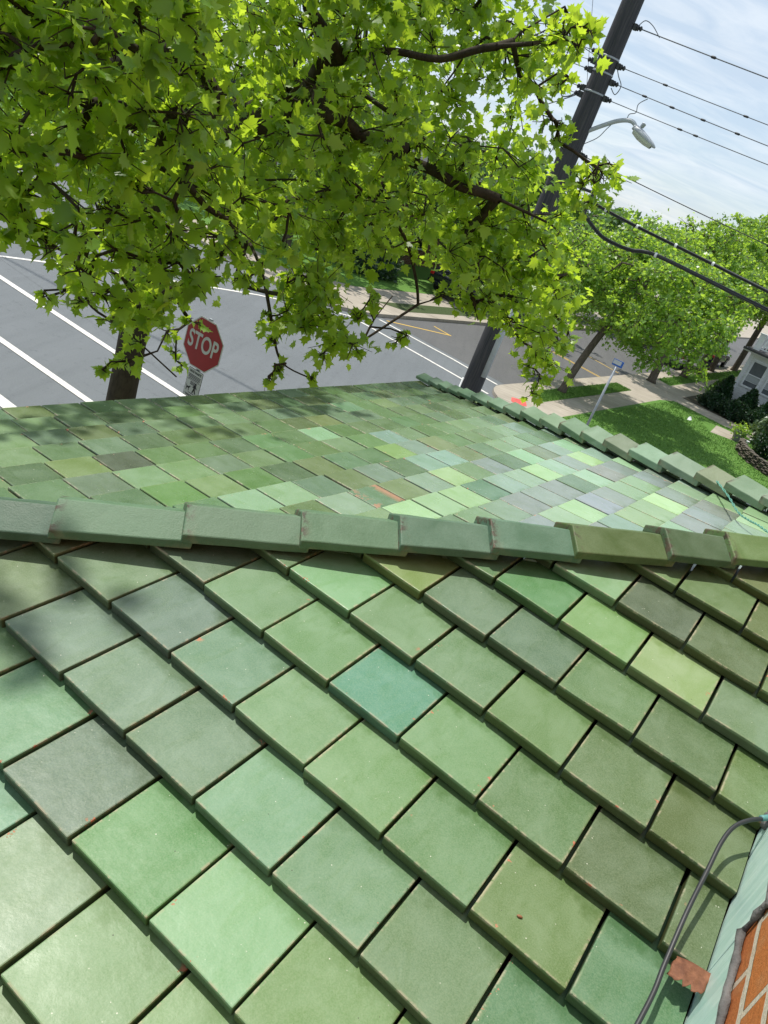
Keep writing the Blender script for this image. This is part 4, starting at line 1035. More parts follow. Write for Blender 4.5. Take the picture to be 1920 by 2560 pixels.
BL = [tuple(map(float, q.split(','))) for q in "-3.10,4.23,6.34,0.18;-2.86,4.35,6.43,0.14;-2.38,4.85,6.72,0.14;-2.02,4.60,6.76,0.19;-2.04,7.46,7.48,0.22;-1.00,8.58,8.06,0.27;-2.60,3.79,6.33,0.16;-2.45,3.96,6.35,0.15;-2.58,4.39,6.48,0.18;-2.22,4.27,6.52,0.17;-2.08,4.35,6.62,0.12;-2.01,4.48,6.63,0.12;-2.07,5.30,6.81,0.18;-2.02,5.63,6.91,0.22;-2.04,5.96,6.97,0.21;-1.85,6.55,7.14,0.21;-1.87,7.04,7.21,0.27;-1.61,7.58,7.39,0.26;-1.44,7.48,7.54,0.23;-1.17,8.37,7.70,0.25;-1.18,8.88,7.94,0.27;-0.71,9.03,8.03,0.31;-2.70,3.92,6.21,0.17;-2.68,4.16,6.21,0.17;-2.66,4.43,6.31,0.17;-2.35,4.24,6.31,0.13;-2.37,4.57,6.37,0.17;-2.26,4.65,6.50,0.17;-2.21,4.86,6.51,0.18;-2.16,5.02,6.62,0.15;-1.98,6.28,6.91,0.17;-1.92,7.08,7.08,0.20;-1.64,7.22,7.26,0.22;-1.46,7.14,7.17,0.24;-1.38,8.01,7.41,0.30;-1.05,8.67,7.67,0.26;-0.94,9.19,7.77,0.34;-0.49,8.26,7.78,0.22;-3.05,4.30,6.04,0.16;-2.51,3.85,6.07,0.17;-2.80,4.48,6.13,0.16;-2.50,4.24,6.18,0.15;-2.22,4.03,6.21,0.14;-2.14,4.20,6.25,0.13;-2.23,4.71,6.30,0.16;-1.92,4.52,6.41,0.17;-2.02,5.10,6.48,0.17;-2.13,6.02,6.62,0.16;-2.19,6.80,6.72,0.23;-1.97,6.81,6.75,0.24;-1.70,7.11,6.93,0.22;-1.59,7.93,7.16,0.21;-1.25,7.74,7.15,0.27;-1.08,8.41,7.42,0.26;-0.96,8.91,7.55,0.23;-0.64,9.12,7.55,0.23;-0.21,8.79,7.61,0.23;-2.62,3.78,5.93,0.15;-2.52,3.85,6.03,0.12;-2.36,3.95,6.03,0.14;-2.58,4.56,6.06,0.15;-2.35,4.42,6.10,0.16;-2.06,4.41,6.21,0.15;-1.96,4.40,6.23,0.13;-2.12,5.25,6.29,0.19;-2.16,6.46,6.46,0.21;-1.87,7.52,6.80,0.26;-1.68,7.47,6.85,0.27;-1.38,7.37,6.84,0.22;-1.10,7.74,7.04,0.27;-0.90,8.85,7.17,0.28;-0.62,8.77,7.30,0.23;0.03,7.90,7.42,0.24;-2.72,3.80,5.83,0.14;-2.50,3.86,5.91,0.12;-2.43,3.90,5.93,0.17;-2.49,4.31,5.88,0.15;-2.17,4.15,6.06,0.16;-2.02,4.13,6.10,0.13;-2.09,4.49,6.09,0.14;-2.11,5.07,6.17,0.15;-2.07,5.43,6.17,0.17;-1.73,6.75,6.37,0.18;-1.75,7.55,6.46,0.20;-1.39,7.06,6.68,0.20;-0.66,8.25,7.00,0.24;-0.49,9.04,7.12,0.32;-0.19,8.69,7.29,0.28;-2.89,4.23,5.69,0.15;-2.49,3.86,5.79,0.14;-2.20,4.04,5.91,0.14;-2.37,4.55,5.85,0.16;-2.14,4.71,5.91,0.16;-2.11,5.05,5.95,0.18;-1.84,4.69,6.00,0.13;-1.92,5.36,6.10,0.15;-1.99,6.96,6.23,0.26;-1.62,6.96,6.34,0.21;-1.56,7.51,6.34,0.20;-1.24,7.69,6.55,0.28;-1.02,8.58,6.72,0.26;-0.79,8.89,6.75,0.28;-2.80,3.98,5.54,0.14;-2.49,3.87,5.64,0.17;-2.41,4.04,5.61,0.13;-2.46,4.60,5.71,0.14;-2.30,4.87,5.75,0.18;-1.91,4.80,5.85,0.15;-1.95,5.21,5.90,0.19;-2.04,6.37,5.81,0.22;-1.79,6.48,5.98,0.22;-1.56,6.54,6.07,0.17;-1.54,7.43,6.10,0.22;-1.15,7.26,6.29,0.25;-0.99,8.14,6.25,0.29;-0.72,8.38,6.43,0.30;-0.51,8.50,6.43,0.21;-0.26,9.38,6.75,0.34;-2.73,4.11,5.35,0.17;-2.75,4.33,5.45,0.19;-2.40,4.19,5.52,0.18;-2.52,4.63,5.51,0.14;-2.26,4.43,5.61,0.14;-2.19,4.74,5.59,0.18;-2.20,5.17,5.60,0.16;-1.82,5.04,5.72,0.18;-1.53,7.46,5.83,0.26;-1.28,7.99,5.88,0.21;-1.15,7.54,6.11,0.23;-0.53,8.09,6.24,0.26;-0.27,9.30,6.32,0.34;0.00,8.69,6.39,0.23;0.71,7.88,6.60,0.24;-2.91,4.25,5.20,0.16;-2.72,4.15,5.26,0.13;-2.74,4.52,5.29,0.17;-2.04,4.71,5.49,0.13;-1.90,4.87,5.47,0.14;-1.86,5.38,5.47,0.15;-1.85,6.08,5.48,0.23;-1.69,7.20,5.52,0.26;-1.33,7.63,5.72,0.28;-1.22,8.00,5.67,0.30;-0.91,7.84,5.86,0.22;-0.58,8.31,6.04,0.21;-0.27,8.35,5.98,0.21;0.14,8.52,6.11,0.24;-2.49,3.96,5.23,0.14;-2.10,4.09,5.35,0.15;-2.22,4.65,5.30,0.13;-2.06,4.78,5.31,0.18;-1.95,6.08,5.29,0.19;-1.84,6.79,5.24,0.26;-1.53,6.32,5.48,0.20;-1.42,7.60,5.39,0.22;-1.10,7.32,5.46,0.23;-0.86,7.36,5.68,0.19;-0.67,7.85,5.74,0.22;-0.27,8.91,5.70,0.29;-0.04,8.61,5.82,0.31;0.31,8.45,5.90,0.21;-2.10,4.10,5.22,0.12;-2.15,4.74,5.07,0.14;-2.02,5.01,5.06,0.15;-1.86,4.94,5.26,0.19;-1.73,5.24,5.26,0.20;-1.64,5.54,5.28,0.18;-1.51,6.31,5.17,0.20;-1.47,7.42,5.13,0.20;-1.30,7.64,5.17,0.25;-0.96,8.00,5.28,0.23;-0.81,8.25,5.35,0.23;-0.33,7.97,5.46,0.27;-0.15,8.99,5.58,0.29;0.20,9.07,5.48,0.31;0.49,8.28,5.80,0.21;-2.31,4.80,4.84,0.17;-1.88,4.91,5.05,0.16;-1.74,5.05,5.02,0.15;-1.40,6.94,4.96,0.19;-1.26,7.00,4.88,0.26;-0.05,8.28,5.25,0.28;0.22,8.56,5.44,0.23;0.46,9.24,5.37,0.25;-2.10,5.17,4.68,0.15;-1.49,7.08,4.56,0.25;-1.32,7.17,4.60,0.24;0.87,8.67,5.33,0.26;-1.38,7.11,4.46,0.24;-1.05,7.60,4.36,0.26;-0.84,7.10,4.48,0.19;0.87,9.16,4.86,0.33;-3.96,5.60,6.16,0.26;-4.12,6.30,6.38,0.23;-3.32,5.38,6.34,0.19;-3.05,5.54,6.54,0.23;-3.36,6.48,6.64,0.31;-2.83,6.37,6.73,0.26;-3.19,9.09,7.26,0.42;-2.57,8.14,7.13,0.35;-2.31,8.77,7.45,0.33;-2.14,10.07,7.80,0.37;-1.67,9.39,7.79,0.40;-1.47,10.90,8.25,0.41;-4.35,6.26,6.05,0.25;-3.34,5.74,6.15,0.20;-3.74,7.01,6.22,0.33;-2.97,6.38,6.52,0.21;-2.66,6.13,6.49,0.23;-3.03,8.36,6.72,0.38;-2.69,8.20,6.92,0.26;-2.56,10.18,7.37,0.39;-1.74,9.76,7.42,0.35;-1.64,10.91,7.69,0.38;-1.22,10.36,7.91,0.31;-4.14,6.28,5.80,0.28;-3.18,5.49,6.00,0.20;-3.22,6.66,6.21,0.31;-3.17,7.09,6.25,0.26;-3.01,7.54,6.39,0.26;-2.57,7.48,6.50,0.34;-2.45,7.89,6.62,0.28;-2.20,8.47,6.81,0.30;-1.67,10.02,7.25,0.34;-0.67,11.34,7.64,0.47;-4.34,6.56,5.49,0.32;-3.78,6.25,5.63,0.28;-3.53,6.14,5.70,0.26;-3.60,7.21,5.78,0.29;-3.22,7.12,5.85,0.34;-2.95,7.03,5.98,0.31;-2.85,8.20,6.30,0.35;-2.33,8.05,6.28,0.30;-2.17,8.96,6.39,0.38;-2.15,10.22,6.60,0.42;-1.57,10.43,6.88,0.40;-1.34,10.34,6.80,0.31;-4.04,6.79,5.40,0.28;-3.35,6.23,5.60,0.22;-3.08,7.41,5.83,0.30;-2.48,6.89,5.95,0.31;-2.97,9.02,6.03,0.38;-2.32,10.02,6.19,0.33;-1.47,9.22,6.40,0.33;-1.43,11.06,6.57,0.41;-3.49,5.15,5.28,0.25;-3.69,6.05,5.22,0.23;-3.07,6.07,5.29,0.28;-3.16,6.97,5.27,0.23;-2.56,6.59,5.50,0.23;-2.65,7.54,5.56,0.34;-2.23,8.19,5.74,0.37;-2.00,8.92,5.84,0.40;-1.95,10.33,5.74,0.42;-1.66,10.64,6.08,0.43;-1.07,9.77,6.24,0.32;0.04,11.61,6.46,0.50;-3.93,5.86,4.74,0.29;-3.40,5.42,5.05,0.20;-3.33,6.09,4.90,0.24;-3.53,7.04,4.92,0.35;-3.23,6.79,5.05,0.27;-2.86,6.92,5.22,0.28;-2.59,7.50,5.26,0.33;-2.56,9.02,5.21,0.38;-2.09,8.02,5.45,0.33;-1.58,9.60,5.53,0.39;-0.96,11.31,5.71,0.37;-0.57,11.51,5.87,0.44;-0.05,10.89,6.26,0.42;-3.40,7.44,4.58,0.31;-3.08,7.25,4.75,0.31;-2.83,7.49,4.69,0.31;-2.15,7.86,4.98,0.34;-1.72,8.64,5.08,0.36;-1.55,9.17,5.14,0.28;-1.15,10.98,5.12,0.37;-0.57,10.27,5.52,0.34;-0.13,11.23,5.56,0.42;-3.33,6.87,4.38,0.31;-2.47,6.51,4.60,0.30;-1.89,8.87,4.50,0.29;-1.51,8.88,4.96,0.29;-0.33,10.16,5.18,0.44;0.48,11.63,5.20,0.50;-2.99,7.33,4.02,0.31;-1.69,9.55,4.40,0.42;0.97,11.85,4.91,0.53;-4.96,7.70,6.22,0.34;-4.74,8.17,6.46,0.38;-4.50,8.63,6.54,0.42;-3.28,10.50,7.46,0.54;-1.38,13.53,8.74,0.67;-5.79,8.73,6.01,0.49;-5.33,8.88,6.07,0.43;-4.91,8.62,6.25,0.48;-4.33,8.50,6.43,0.39;-4.21,9.47,6.43,0.42;-3.66,9.57,6.75,0.42;-3.23,12.27,7.18,0.62;-2.76,11.77,7.34,0.51;-1.88,12.19,7.70,0.58;-1.66,13.24,8.15,0.50;-4.80,7.65,5.52,0.41;-4.57,8.04,5.83,0.43;-4.11,7.97,5.84,0.35;-4.08,8.72,5.92,0.36;-3.56,9.37,6.18,0.42;-3.39,9.44,6.47,0.36;-3.46,12.12,6.77,0.56;-2.97,12.39,6.78,0.51;-2.20,12.87,7.10,0.51;-1.68,11.79,7.30,0.45;-1.08,12.72,7.60,0.45;-5.18,8.55,5.14,0.46;-4.21,7.70,5.40,0.40;-4.31,9.30,5.67,0.39;-3.31,9.79,5.85,0.38;-3.39,10.98,6.20,0.54;-2.67,10.78,6.30,0.41;-2.35,13.17,6.57,0.62;-1.60,12.07,6.66,0.47;-5.11,8.54,4.70,0.46;-4.41,7.74,5.05,0.44;-4.24,8.40,5.03,0.32;-3.89,8.68,5.22,0.41;-3.84,9.87,5.27,0.45;-3.31,10.33,5.74,0.37;-3.08,11.24,5.46,0.52;-2.23,11.75,5.92,0.59;-1.77,12.79,6.35,0.50;-3.88,8.84,4.99,0.34;-3.54,10.46,5.15,0.53;-3.03,10.41,5.17,0.38;-2.66,11.82,5.07,0.60;-1.91,11.81,5.66,0.49;-1.23,12.70,5.52,0.60;-0.73,12.75,6.09,0.47;-3.97,8.47,4.38,0.42;-3.47,8.12,4.56,0.32;-2.16,11.14,5.03,0.44;-1.03,13.22,5.30,0.45;-0.07,13.55,5.48,0.63;-3.84,8.91,3.99,0.42;-3.70,9.71,3.69,0.51;0.44,13.59,4.82,0.50;0.79,9.57,5.34,0.20;1.12,9.74,5.03,0.18;1.31,9.81,4.76,0.15;1.30,9.92,4.46,0.17;1.20,9.93,4.26,0.15;1.21,9.93,4.03,0.12;0.55,9.48,5.09,0.23;0.21,9.00,5.30,0.24;0.39,8.99,5.57,0.24;0.25,9.30,5.00,0.18;-0.04,9.00,4.90,0.14;-0.26,8.80,4.93,0.13;0.59,9.58,4.80,0.17;0.81,9.77,4.61,0.15;1.01,9.95,4.34,0.15;1.07,9.84,4.54,0.18;0.21,9.00,5.50,0.24;-0.12,8.70,5.41,0.23;1.13,9.74,5.27,0.14;0.65,9.38,5.63,0.22;-1.24,7.50,4.55,0.12;-1.05,7.43,4.45,0.10;-0.84,7.35,4.38,0.09;-1.11,7.42,4.19,0.09;-1.45,7.26,4.65,0.12;-1.57,7.03,4.81,0.15;-0.92,7.54,4.63,0.11;-0.89,7.65,4.85,0.11;-1.33,7.28,4.83,0.13;-0.52,7.98,4.48,0.08;-0.44,7.99,4.56,0.07;-1.69,7.10,4.45,0.06;-1.56,7.13,4.22,0.05;-1.42,7.06,4.05,0.05;-1.47,7.05,3.89,0.05;-1.14,7.21,4.01,0.05;-1.43,7.06,4.00,0.04;-2.36,4.41,5.04,0.11;-2.22,4.48,4.95,0.12;-2.18,4.72,4.81,0.12;-2.06,4.77,4.79,0.12;-1.98,4.92,4.67,0.10;-1.92,5.05,4.80,0.11;-1.78,5.31,4.98,0.12;-1.76,5.53,5.10,0.12;-2.82,5.86,4.33,0.11;-2.65,6.04,4.21,0.11;-2.57,6.51,3.95,0.10;-2.36,6.17,4.27,0.11;-2.86,6.93,3.56,0.09;-2.95,6.79,3.46,0.06;-2.66,7.76,3.55,0.08;-2.70,7.53,3.79,0.10;-2.67,7.97,3.87,0.08;-2.63,8.19,3.79,0.05;-2.82,5.29,4.45,0.04;-2.63,7.98,3.35,0.07;-1.74,6.16,4.90,0.12;-1.67,6.39,4.94,0.10;-2.53,4.31,5.17,0.13;-2.61,4.38,5.06,0.11;-2.44,4.36,5.12,0.11;-2.45,4.24,5.30,0.14;0.65,7.57,6.53,0.10;0.72,7.57,6.65,0.08;0.54,7.78,6.45,0.11;0.70,7.87,6.32,0.09;0.57,7.98,6.31,0.11;0.04,7.00,7.42,0.11;0.13,7.00,7.40,0.08;-0.09,7.10,7.34,0.13;0.04,7.00,7.29,0.10;-0.12,7.40,6.98,0.13;0.04,7.30,7.04,0.10;0.09,7.30,7.11,0.07;-0.18,7.20,7.28,0.13;0.21,7.80,6.67,0.12;0.20,7.70,6.82,0.08;0.06,7.80,6.81,0.13;-0.21,7.40,7.19,0.10;-0.39,7.49,7.32,0.14;-0.31,7.59,7.04,0.14;-0.39,8.99,5.68,0.19;-0.04,8.97,5.87,0.15;0.19,10.90,5.81,0.19;0.58,9.47,6.10,0.18;-0.34,10.47,5.48,0.17;-0.08,9.38,5.71,0.18;0.23,9.09,5.79,0.18;0.45,10.81,5.82,0.20;0.72,9.98,5.91,0.14;-0.33,10.72,5.22,0.17;-0.22,10.03,5.44,0.15;0.08,10.83,5.40,0.20;0.20,9.46,5.52,0.17;0.30,9.28,5.60,0.13;0.52,10.70,5.59,0.21;0.73,9.66,5.71,0.19;0.78,8.89,5.83,0.16;0.13,9.87,5.30,0.18;0.29,10.60,5.38,0.21;0.37,9.54,5.45,0.19;0.54,9.14,5.52,0.19;1.02,11.01,5.65,0.17;-0.21,11.09,4.98,0.19;0.05,9.56,5.24,0.14;0.32,10.14,5.15,0.15;0.52,11.02,5.25,0.20;0.68,10.17,5.34,0.19;0.79,9.20,5.50,0.15;0.94,9.50,5.55,0.18;0.21,9.02,5.05,0.15;0.51,8.99,5.16,0.18;0.85,10.57,5.15,0.21;0.97,10.65,5.12,0.19;1.23,10.66,5.17,0.18;0.04,9.12,4.91,0.15;0.30,10.77,4.68,0.22;0.44,9.63,4.83,0.19;0.78,10.75,4.87,0.17;0.96,9.76,5.03,0.19;1.24,10.55,5.15,0.19;0.73,10.16,4.69,0.20;0.98,10.62,4.75,0.15;0.98,11.07,4.56,0.15;1.34,10.84,4.62,0.16;1.15,10.85,4.32,0.17;1.20,10.10,4.52,0.15;-5.96,11.28,13.15,0.50;-5.95,9.17,12.76,0.57;-4.08,10.86,12.25,0.45;-7.80,12.35,8.17,0.62;-7.05,9.18,12.33,0.61;-4.53,7.10,10.75,0.63;-6.54,11.04,11.51,0.49;-6.68,8.77,9.55,0.59;-7.25,11.46,11.50,0.61;-6.87,10.75,7.36,0.54;-7.13,7.15,11.96,0.61;-7.57,10.77,6.79,0.48;-5.60,10.51,8.33,0.51;-5.49,9.12,7.46,0.53;-5.77,9.22,11.06,0.61;-6.95,12.21,9.69,0.51;-5.44,10.68,11.86,0.46;-3.07,6.89,12.15,0.55;-3.65,14.07,10.66,0.62;-5.96,8.01,5.36,0.64;-4.09,12.26,8.48,0.47;-4.81,11.86,10.10,0.49;-5.82,13.87,11.49,0.53;-5.91,7.98,11.64,0.64;-4.14,14.08,9.68,0.56;-2.65,12.73,11.17,0.48;-6.29,12.71,8.33,0.53;-3.44,9.59,12.87,0.57;-5.59,11.31,10.52,0.63;-5.14,7.38,12.88,0.46;-3.64,7.69,12.78,0.53;-5.75,6.39,12.37,0.53;-4.87,7.78,11.09,0.48;-4.13,11.83,9.49,0.45;-5.03,11.44,10.02,0.54;-8.00,8.79,6.80,0.60;-3.21,12.58,11.10,0.57;-6.23,10.01,11.27,0.61;-6.36,8.70,12.28,0.50;-8.20,8.09,10.72,0.49;-6.46,13.68,9.81,0.58;-2.74,10.53,11.50,0.48;-3.87,9.69,14.22,0.54;-6.20,9.00,8.36,0.50;-5.94,10.26,9.94,0.56;-7.66,10.50,12.52,0.51;-6.94,11.90,10.40,0.58;-4.67,11.67,11.71,0.52;-6.15,12.08,8.53,0.55;-6.48,12.35,7.87,0.63;-3.72,8.12,11.79,0.65;-4.95,11.45,12.85,0.61;-5.17,11.58,10.27,0.48;-3.96,12.48,12.76,0.56;-5.96,8.72,10.54,0.59;-5.58,11.74,10.10,0.53;-6.23,10.76,8.57,0.61;-5.85,13.15,11.06,0.58;-6.14,12.16,9.36,0.64;-7.96,10.15,10.73,0.47;-5.97,7.49,8.80,0.52;-6.40,8.93,11.82,0.60;-8.15,8.64,7.62,0.45;-4.77,6.98,9.55,0.58;-4.32,9.60,12.06,0.62;-5.84,9.46,7.56,0.46;-5.38,10.92,10.81,0.47;-7.22,6.97,10.68,0.65;-4.43,7.16,13.33,0.48;-3.59,11.86,9.54,0.63;-4.89,11.78,13.68,0.53;-4.56,9.13,13.39,0.50;-3.88,11.27,11.62,0.56;-5.71,7.08,11.75,0.56;-3.95,12.60,11.23,0.54;-4.01,6.51,13.79,0.54;-5.85,9.25,12.90,0.55;-5.73,6.99,10.01,0.52;-3.96,11.89,10.60,0.47;-4.20,6.77,11.23,0.62;-2.84,11.87,11.53,0.58;-7.65,7.22,10.70,0.59;-5.22,11.55,8.56,0.54;-3.53,6.93,12.90,0.63;-5.97,10.88,13.70,0.60;-6.72,10.00,10.98,0.61;-3.72,8.71,13.64,0.52;-8.24,8.76,8.32,0.61;-7.75,6.53,8.03,0.60;-5.58,10.95,8.69,0.49;-2.67,8.72,12.00,0.63;-6.67,8.91,8.03,0.59;-4.90,12.85,8.91,0.50;-6.95,9.29,8.98,0.47;-5.26,12.05,11.95,0.61;-3.20,7.09,13.46,0.57;-7.37,12.97,11.19,0.46;-5.80,10.43,11.33,0.59;-3.31,11.67,11.47,0.52;-5.19,10.08,7.21,0.48;-7.46,8.45,7.14,0.56;-4.79,14.09,9.51,0.62;-8.97,9.30,8.41,0.61;-5.93,7.56,11.72,0.59;-4.95,6.99,10.73,0.55;-6.85,6.32,10.96,0.60;-6.97,8.45,12.72,0.58;-5.95,8.00,9.11,0.63;-6.45,11.62,11.06,0.53;-6.43,6.85,12.80,0.50;-5.12,7.77,8.44,0.58;-2.70,3.40,8.00,0.50;-2.30,3.90,8.10,0.50;-2.00,4.50,8.00,0.50;-2.90,2.90,8.30,0.45;-1.70,4.90,7.80,0.45;-3.20,3.70,8.50,0.50;-2.60,4.60,8.40,0.50;-3.40,4.60,8.40,0.50;-2.10,3.50,7.70,0.45;-2.90,4.00,7.60,0.45;-1.60,4.40,7.50,0.40;-2.40,5.20,7.80,0.50;-1.20,5.60,7.40,0.40;-3.60,3.90,7.90,0.50;-2.30,2.45,9.60,0.14;-2.75,2.30,9.90,0.13".split(';')]
T1 = [(-4.02, 10.02, 0.05), (-4.04, 10.02, 1.3), (-4.05, 10.01, 2.53), (-4.09, 10.0, 3.5), (-4.16, 9.97, 4.6), (-4.22, 9.93, 6.0), (-4.0, 9.8, 8.2), (-3.8, 9.6, 10.5)]
limbs1 = [(7.6,[(-2.37,8.27,5.89),(-2.14,7.92,6.2),(-1.99,7.65,6.46),(-1.92,7.56,6.58),(-1.73,7.5,6.69),(-1.5,7.45,6.79),(-1.32,7.48,6.86),(-0.96,7.44,6.92),(-0.63,7.27,7.09),(-0.27,7.09,7.22)]),(9,[(-2.57,8.63,6.33),(-1.88,7.57,6.35),(-1.76,7.39,6.21),(-1.59,7.43,6.21),(-1.42,7.57,6.15),(-1.24,7.7,6.18),(-1.06,7.83,6.18)]),(8,[(-1.33,8.5,6.07),(-0.8,8.16,6.09),(-0.49,8.08,6.05),(-0.19,8.1,6.07),(0.17,8.2,6.05),(0.43,8.29,6.03)]),(6,[(-3.17,7.89,5.47),(-2.7,6.46,5.7),(-2.71,6.13,5.73),(-2.7,5.8,5.73),(-2.7,5.58,5.67),(-2.67,5.37,5.61)]),(6,[(-3.47,8.95,5.02),(-2.98,8.28,5.22),(-2.61,7.99,5.38),(-2.3,7.87,5.45),(-1.91,7.87,5.59),(-1.63,8.04,5.61)]),(5,[(-3.09,7.38,6.02),(-2.69,6.03,6.31),(-2.72,5.68,6.11),(-2.69,5.36,6.02)]),(0.8,[(-3.25,6.87,4.73),(-3.21,6.44,4.49),(-3.12,6.38,4.31),(-2.97,6.34,4.15),(-2.74,6.44,4.05),(-2.58,6.51,3.95),(-2.25,6.73,3.69)]),(0.5,[(-2.37,7.85,5.0),(-1.99,7.33,4.87),(-1.81,7.17,4.71),(-1.65,7.11,4.45),(-1.5,7.15,4.13),(-1.37,7.17,4.03),(-1.12,7.21,4.0)]),(2,[(-0.26,8.8,5.73),(-0.22,8.9,5.39),(-0.03,9.0,5.09),(0.19,9.0,4.79)]),(2,[(-2.0,7.12,6.84),(-2.05,7.11,6.91),(-1.96,7.34,6.75),(-1.89,7.46,6.6)]),(0.6,[(-2.32,7.66,4.47),(-1.69,7.41,4.6),(-1.44,7.36,4.77),(-1.33,7.38,4.65)]),(3,[(-1.29,8.3,5.69),(-0.84,8.26,5.42),(-0.58,8.38,5.04),(-0.48,8.49,4.8)]),(0.5,[(-0.85,7.95,4.31),(-0.83,8.06,4.56),(-0.75,8.27,4.82)])]
tree('street_tree', 'large spreading plane tree with big bright leaves in front of the stop sign', T1, BL, 0.094, 56, 3, M_leaf, M_bark, 'full', 0.165, None, twigs=7, balls=14, extra=limbs1)

def far_tree(name, label, x, y, h, rx, rz, seed, mleaf, leaf, n_blob, per, group, lean=(0, 0), zc=None, kind='small', r0=0.17, mbark=None):
    g = np.random.default_rng(seed)
    zc = zc if zc is not None else h - rz
    bl = []
    while len(bl) < n_blob:
        v = g.normal(size=3); v /= np.linalg.norm(v); f = g.uniform(.35, 1.0) ** .6
        p = np.array([x + lean[0], y + lean[1], zc]) + v * f * np.array([rx, rx, rz]) * (1 + 0.16 * math.sin(3 * math.atan2(v[1], v[0]) + seed) + 0.1 * math.sin(7 * v[2] + seed))
        bl.append((p[0], p[1], p[2], g.uniform(.55, .95) * rx * 0.21))
    tr = [(x, y, 0.1), (x + lean[0] * .1, y + lean[1] * .1, 1.2), (x + lean[0] * .35, y + lean[1] * .35, zc - rz * .75), (x + lean[0] * .8, y + lean[1] * .8, zc), (x + lean[0], y + lean[1], zc + rz * .5)]
    return tree(name, label, tr, bl, leaf, per, seed, mleaf, mbark or M_bark2, kind, r0, group, twigs=4, smalltwig=0.012, up=0.8)
G1 = 'street trees along the near kerb'
FT = [('street_tree', 'rounded bright green street tree with a leaning trunk on the corner grass strip', 4.47, 28.96, 3.7, 2.2, 4.35, (1.5, 1.3), 11, 0, 0.112, 300, 115, G1, 'mid', .115),
      ('street_tree', 'second street tree from the corner, beside the paved walk to the white house', 9.7, 38.7, 3.1, 1.9, 5.6, (-.3, .3), 12, 0, 0.135, 190, 100, G1, 'small', .16),
      ('street_tree', 'third street tree from the corner, before the white pickup', 12.49, 44.06, 3.0, 2.2, 6.0, (-.2, .2), 13, 0, 0.15, 170, 95, G1, 'small', .16),
      ('street_tree', 'fourth street tree from the corner, between the two parked vehicles', 14.10, 47.5, 3.2, 2.4, 6.3, (0, 0), 14, 0, 0.16, 160, 90, G1, 'small', .16),
      ('street_tree', 'fifth street tree from the corner, in front of the dark car', 15.8, 51.0, 3.4, 2.6, 6.6, (0, 0), 15, 1, 0.18, 150, 90, G1, 'small', .16),
      ('street_tree', 'sixth street tree from the corner, just past the dark car', 18.6, 55.6, 4.2, 3.6, 7.4, (.5, 0), 16, 1, 0.18, 150, 90, G1, 'small', .17),
      ('street_tree', 'tall last street tree in the row, rising above the white house', 22.3, 61.0, 5.2, 4.4, 8.2, (.5, 0), 17, 1, 0.20, 170, 90, G1, 'small', .18)]
G2 = 'trees on the far side of the street'
FT += [('shade_tree', 'tree behind the white house at the right edge', 31.0, 58.0, 5.6, 4.6, 8.2, (0, 0), 18, 1, 0.20, 150, 90, G2, 'small', .18),
       ('shade_tree', 'far tree seen right of the street lamp above the corner tree', 14.5, 72.0, 5.5, 2.5, 4.9, (0, 0), 19, 0, 0.24, 140, 80, G2, 'small', .18),
       ('shade_tree', 'dark tree on the far corner behind the red ramp', -8.6, 36.0, 4.4, 3.0, 5.0, (0, 0), 20, 1, 0.26, 130, 55, G2, 'small', .18),
       ('shade_tree', 'dark tree on the far kerb behind the yellow hatching', -0.5, 42.5, 4.6, 2.6, 4.9, (0, 0), 21, 1, 0.26, 140, 55, G2, 'small', .18),
       ('shade_tree', 'far tree behind the utility pole', 5.6, 54.0, 4.8, 2.3, 4.7, (0, 0), 22, 1, 0.30, 120, 50, G2, 'small', .18),
       ('shade_tree', 'farthest left tree behind the crown of the large plane tree', -19.0, 40.0, 5.0, 4.0, 6.0, (0, 0), 23, 1, 0.30, 120, 50, G2, 'small', .18)]
for (nm, lab, x, y, rx, rz, zc, lean, sd_, deep, lf, nb_, per, grp, kd, r0_) in FT:
    far_tree(nm, lab, x, y, 0, rx, rz, sd_, M_leaf3 if deep else M_leaf2, lf, nb_, per, grp, lean, zc, kd, r0_)
# ------------------------------------------------------------------ utility pole, lamp, wires
def wood():
    t = NT('creosote_pole'); co = t.coord()
    st = t.n('ShaderNodeMapping', {'Vector': co, 'Scale': (9, 9, 0.35)}).outputs[0]
    f = t.noise(st, 4, 5, 0.7, 0.5)
    c = t.mix(t.rng(f, 0.3, 0.7), (0.022, 0.025, 0.033), (0.085, 0.080, 0.084))
    return t.done(t.bsdf(c, 0.8, t.bump(f, 0.6, 0.01), 0.3))
M_pole = wood()
M_steel = simple('galvanised_steel', (0.34, 0.36, 0.38), 0.45, 0.15, 10, metal=0.6)
M_dkmetal = simple('dark_fitting', (0.035, 0.036, 0.04), 0.5, 0.2, 20)
M_lamp = simple('lamp_grey_paint', (0.42, 0.45, 0.48), 0.45, 0.08)
M_glass_l = simple('lamp_lens', (0.55, 0.60, 0.52), 0.15, 0.05)
M_wire = simple('wire_black', (0.030, 0.032, 0.036), 0.6)
M_wiregrey = simple('wire_grey', (0.14, 0.15, 0.17), 0.6)
M_tag = simple('white_band', (0.75, 0.76, 0.78), 0.5)
PX, PY = 0.775, 17.0
pole = thing('utility_pole', 'tall dark wooden utility pole rising beside the corner', 'utility pole', (PX, PY, 0))
obj('post', MB().tube([(PX, PY, -0.2), (PX, PY, 3), (PX, PY, 7), (PX, PY, 11), (PX, PY, 13.5)], [0.235, 0.225, 0.205, 0.182, 0.168], 20), M_pole, pole, smooth=True)
gd = MB(); gd.tube([(PX - 0.245, PY - 0.06, 0.05), (PX - 0.24, PY - 0.06, 2.2)], 0.022, 8)
obj('cable_guard', gd, M_tag, pole, smooth=True)
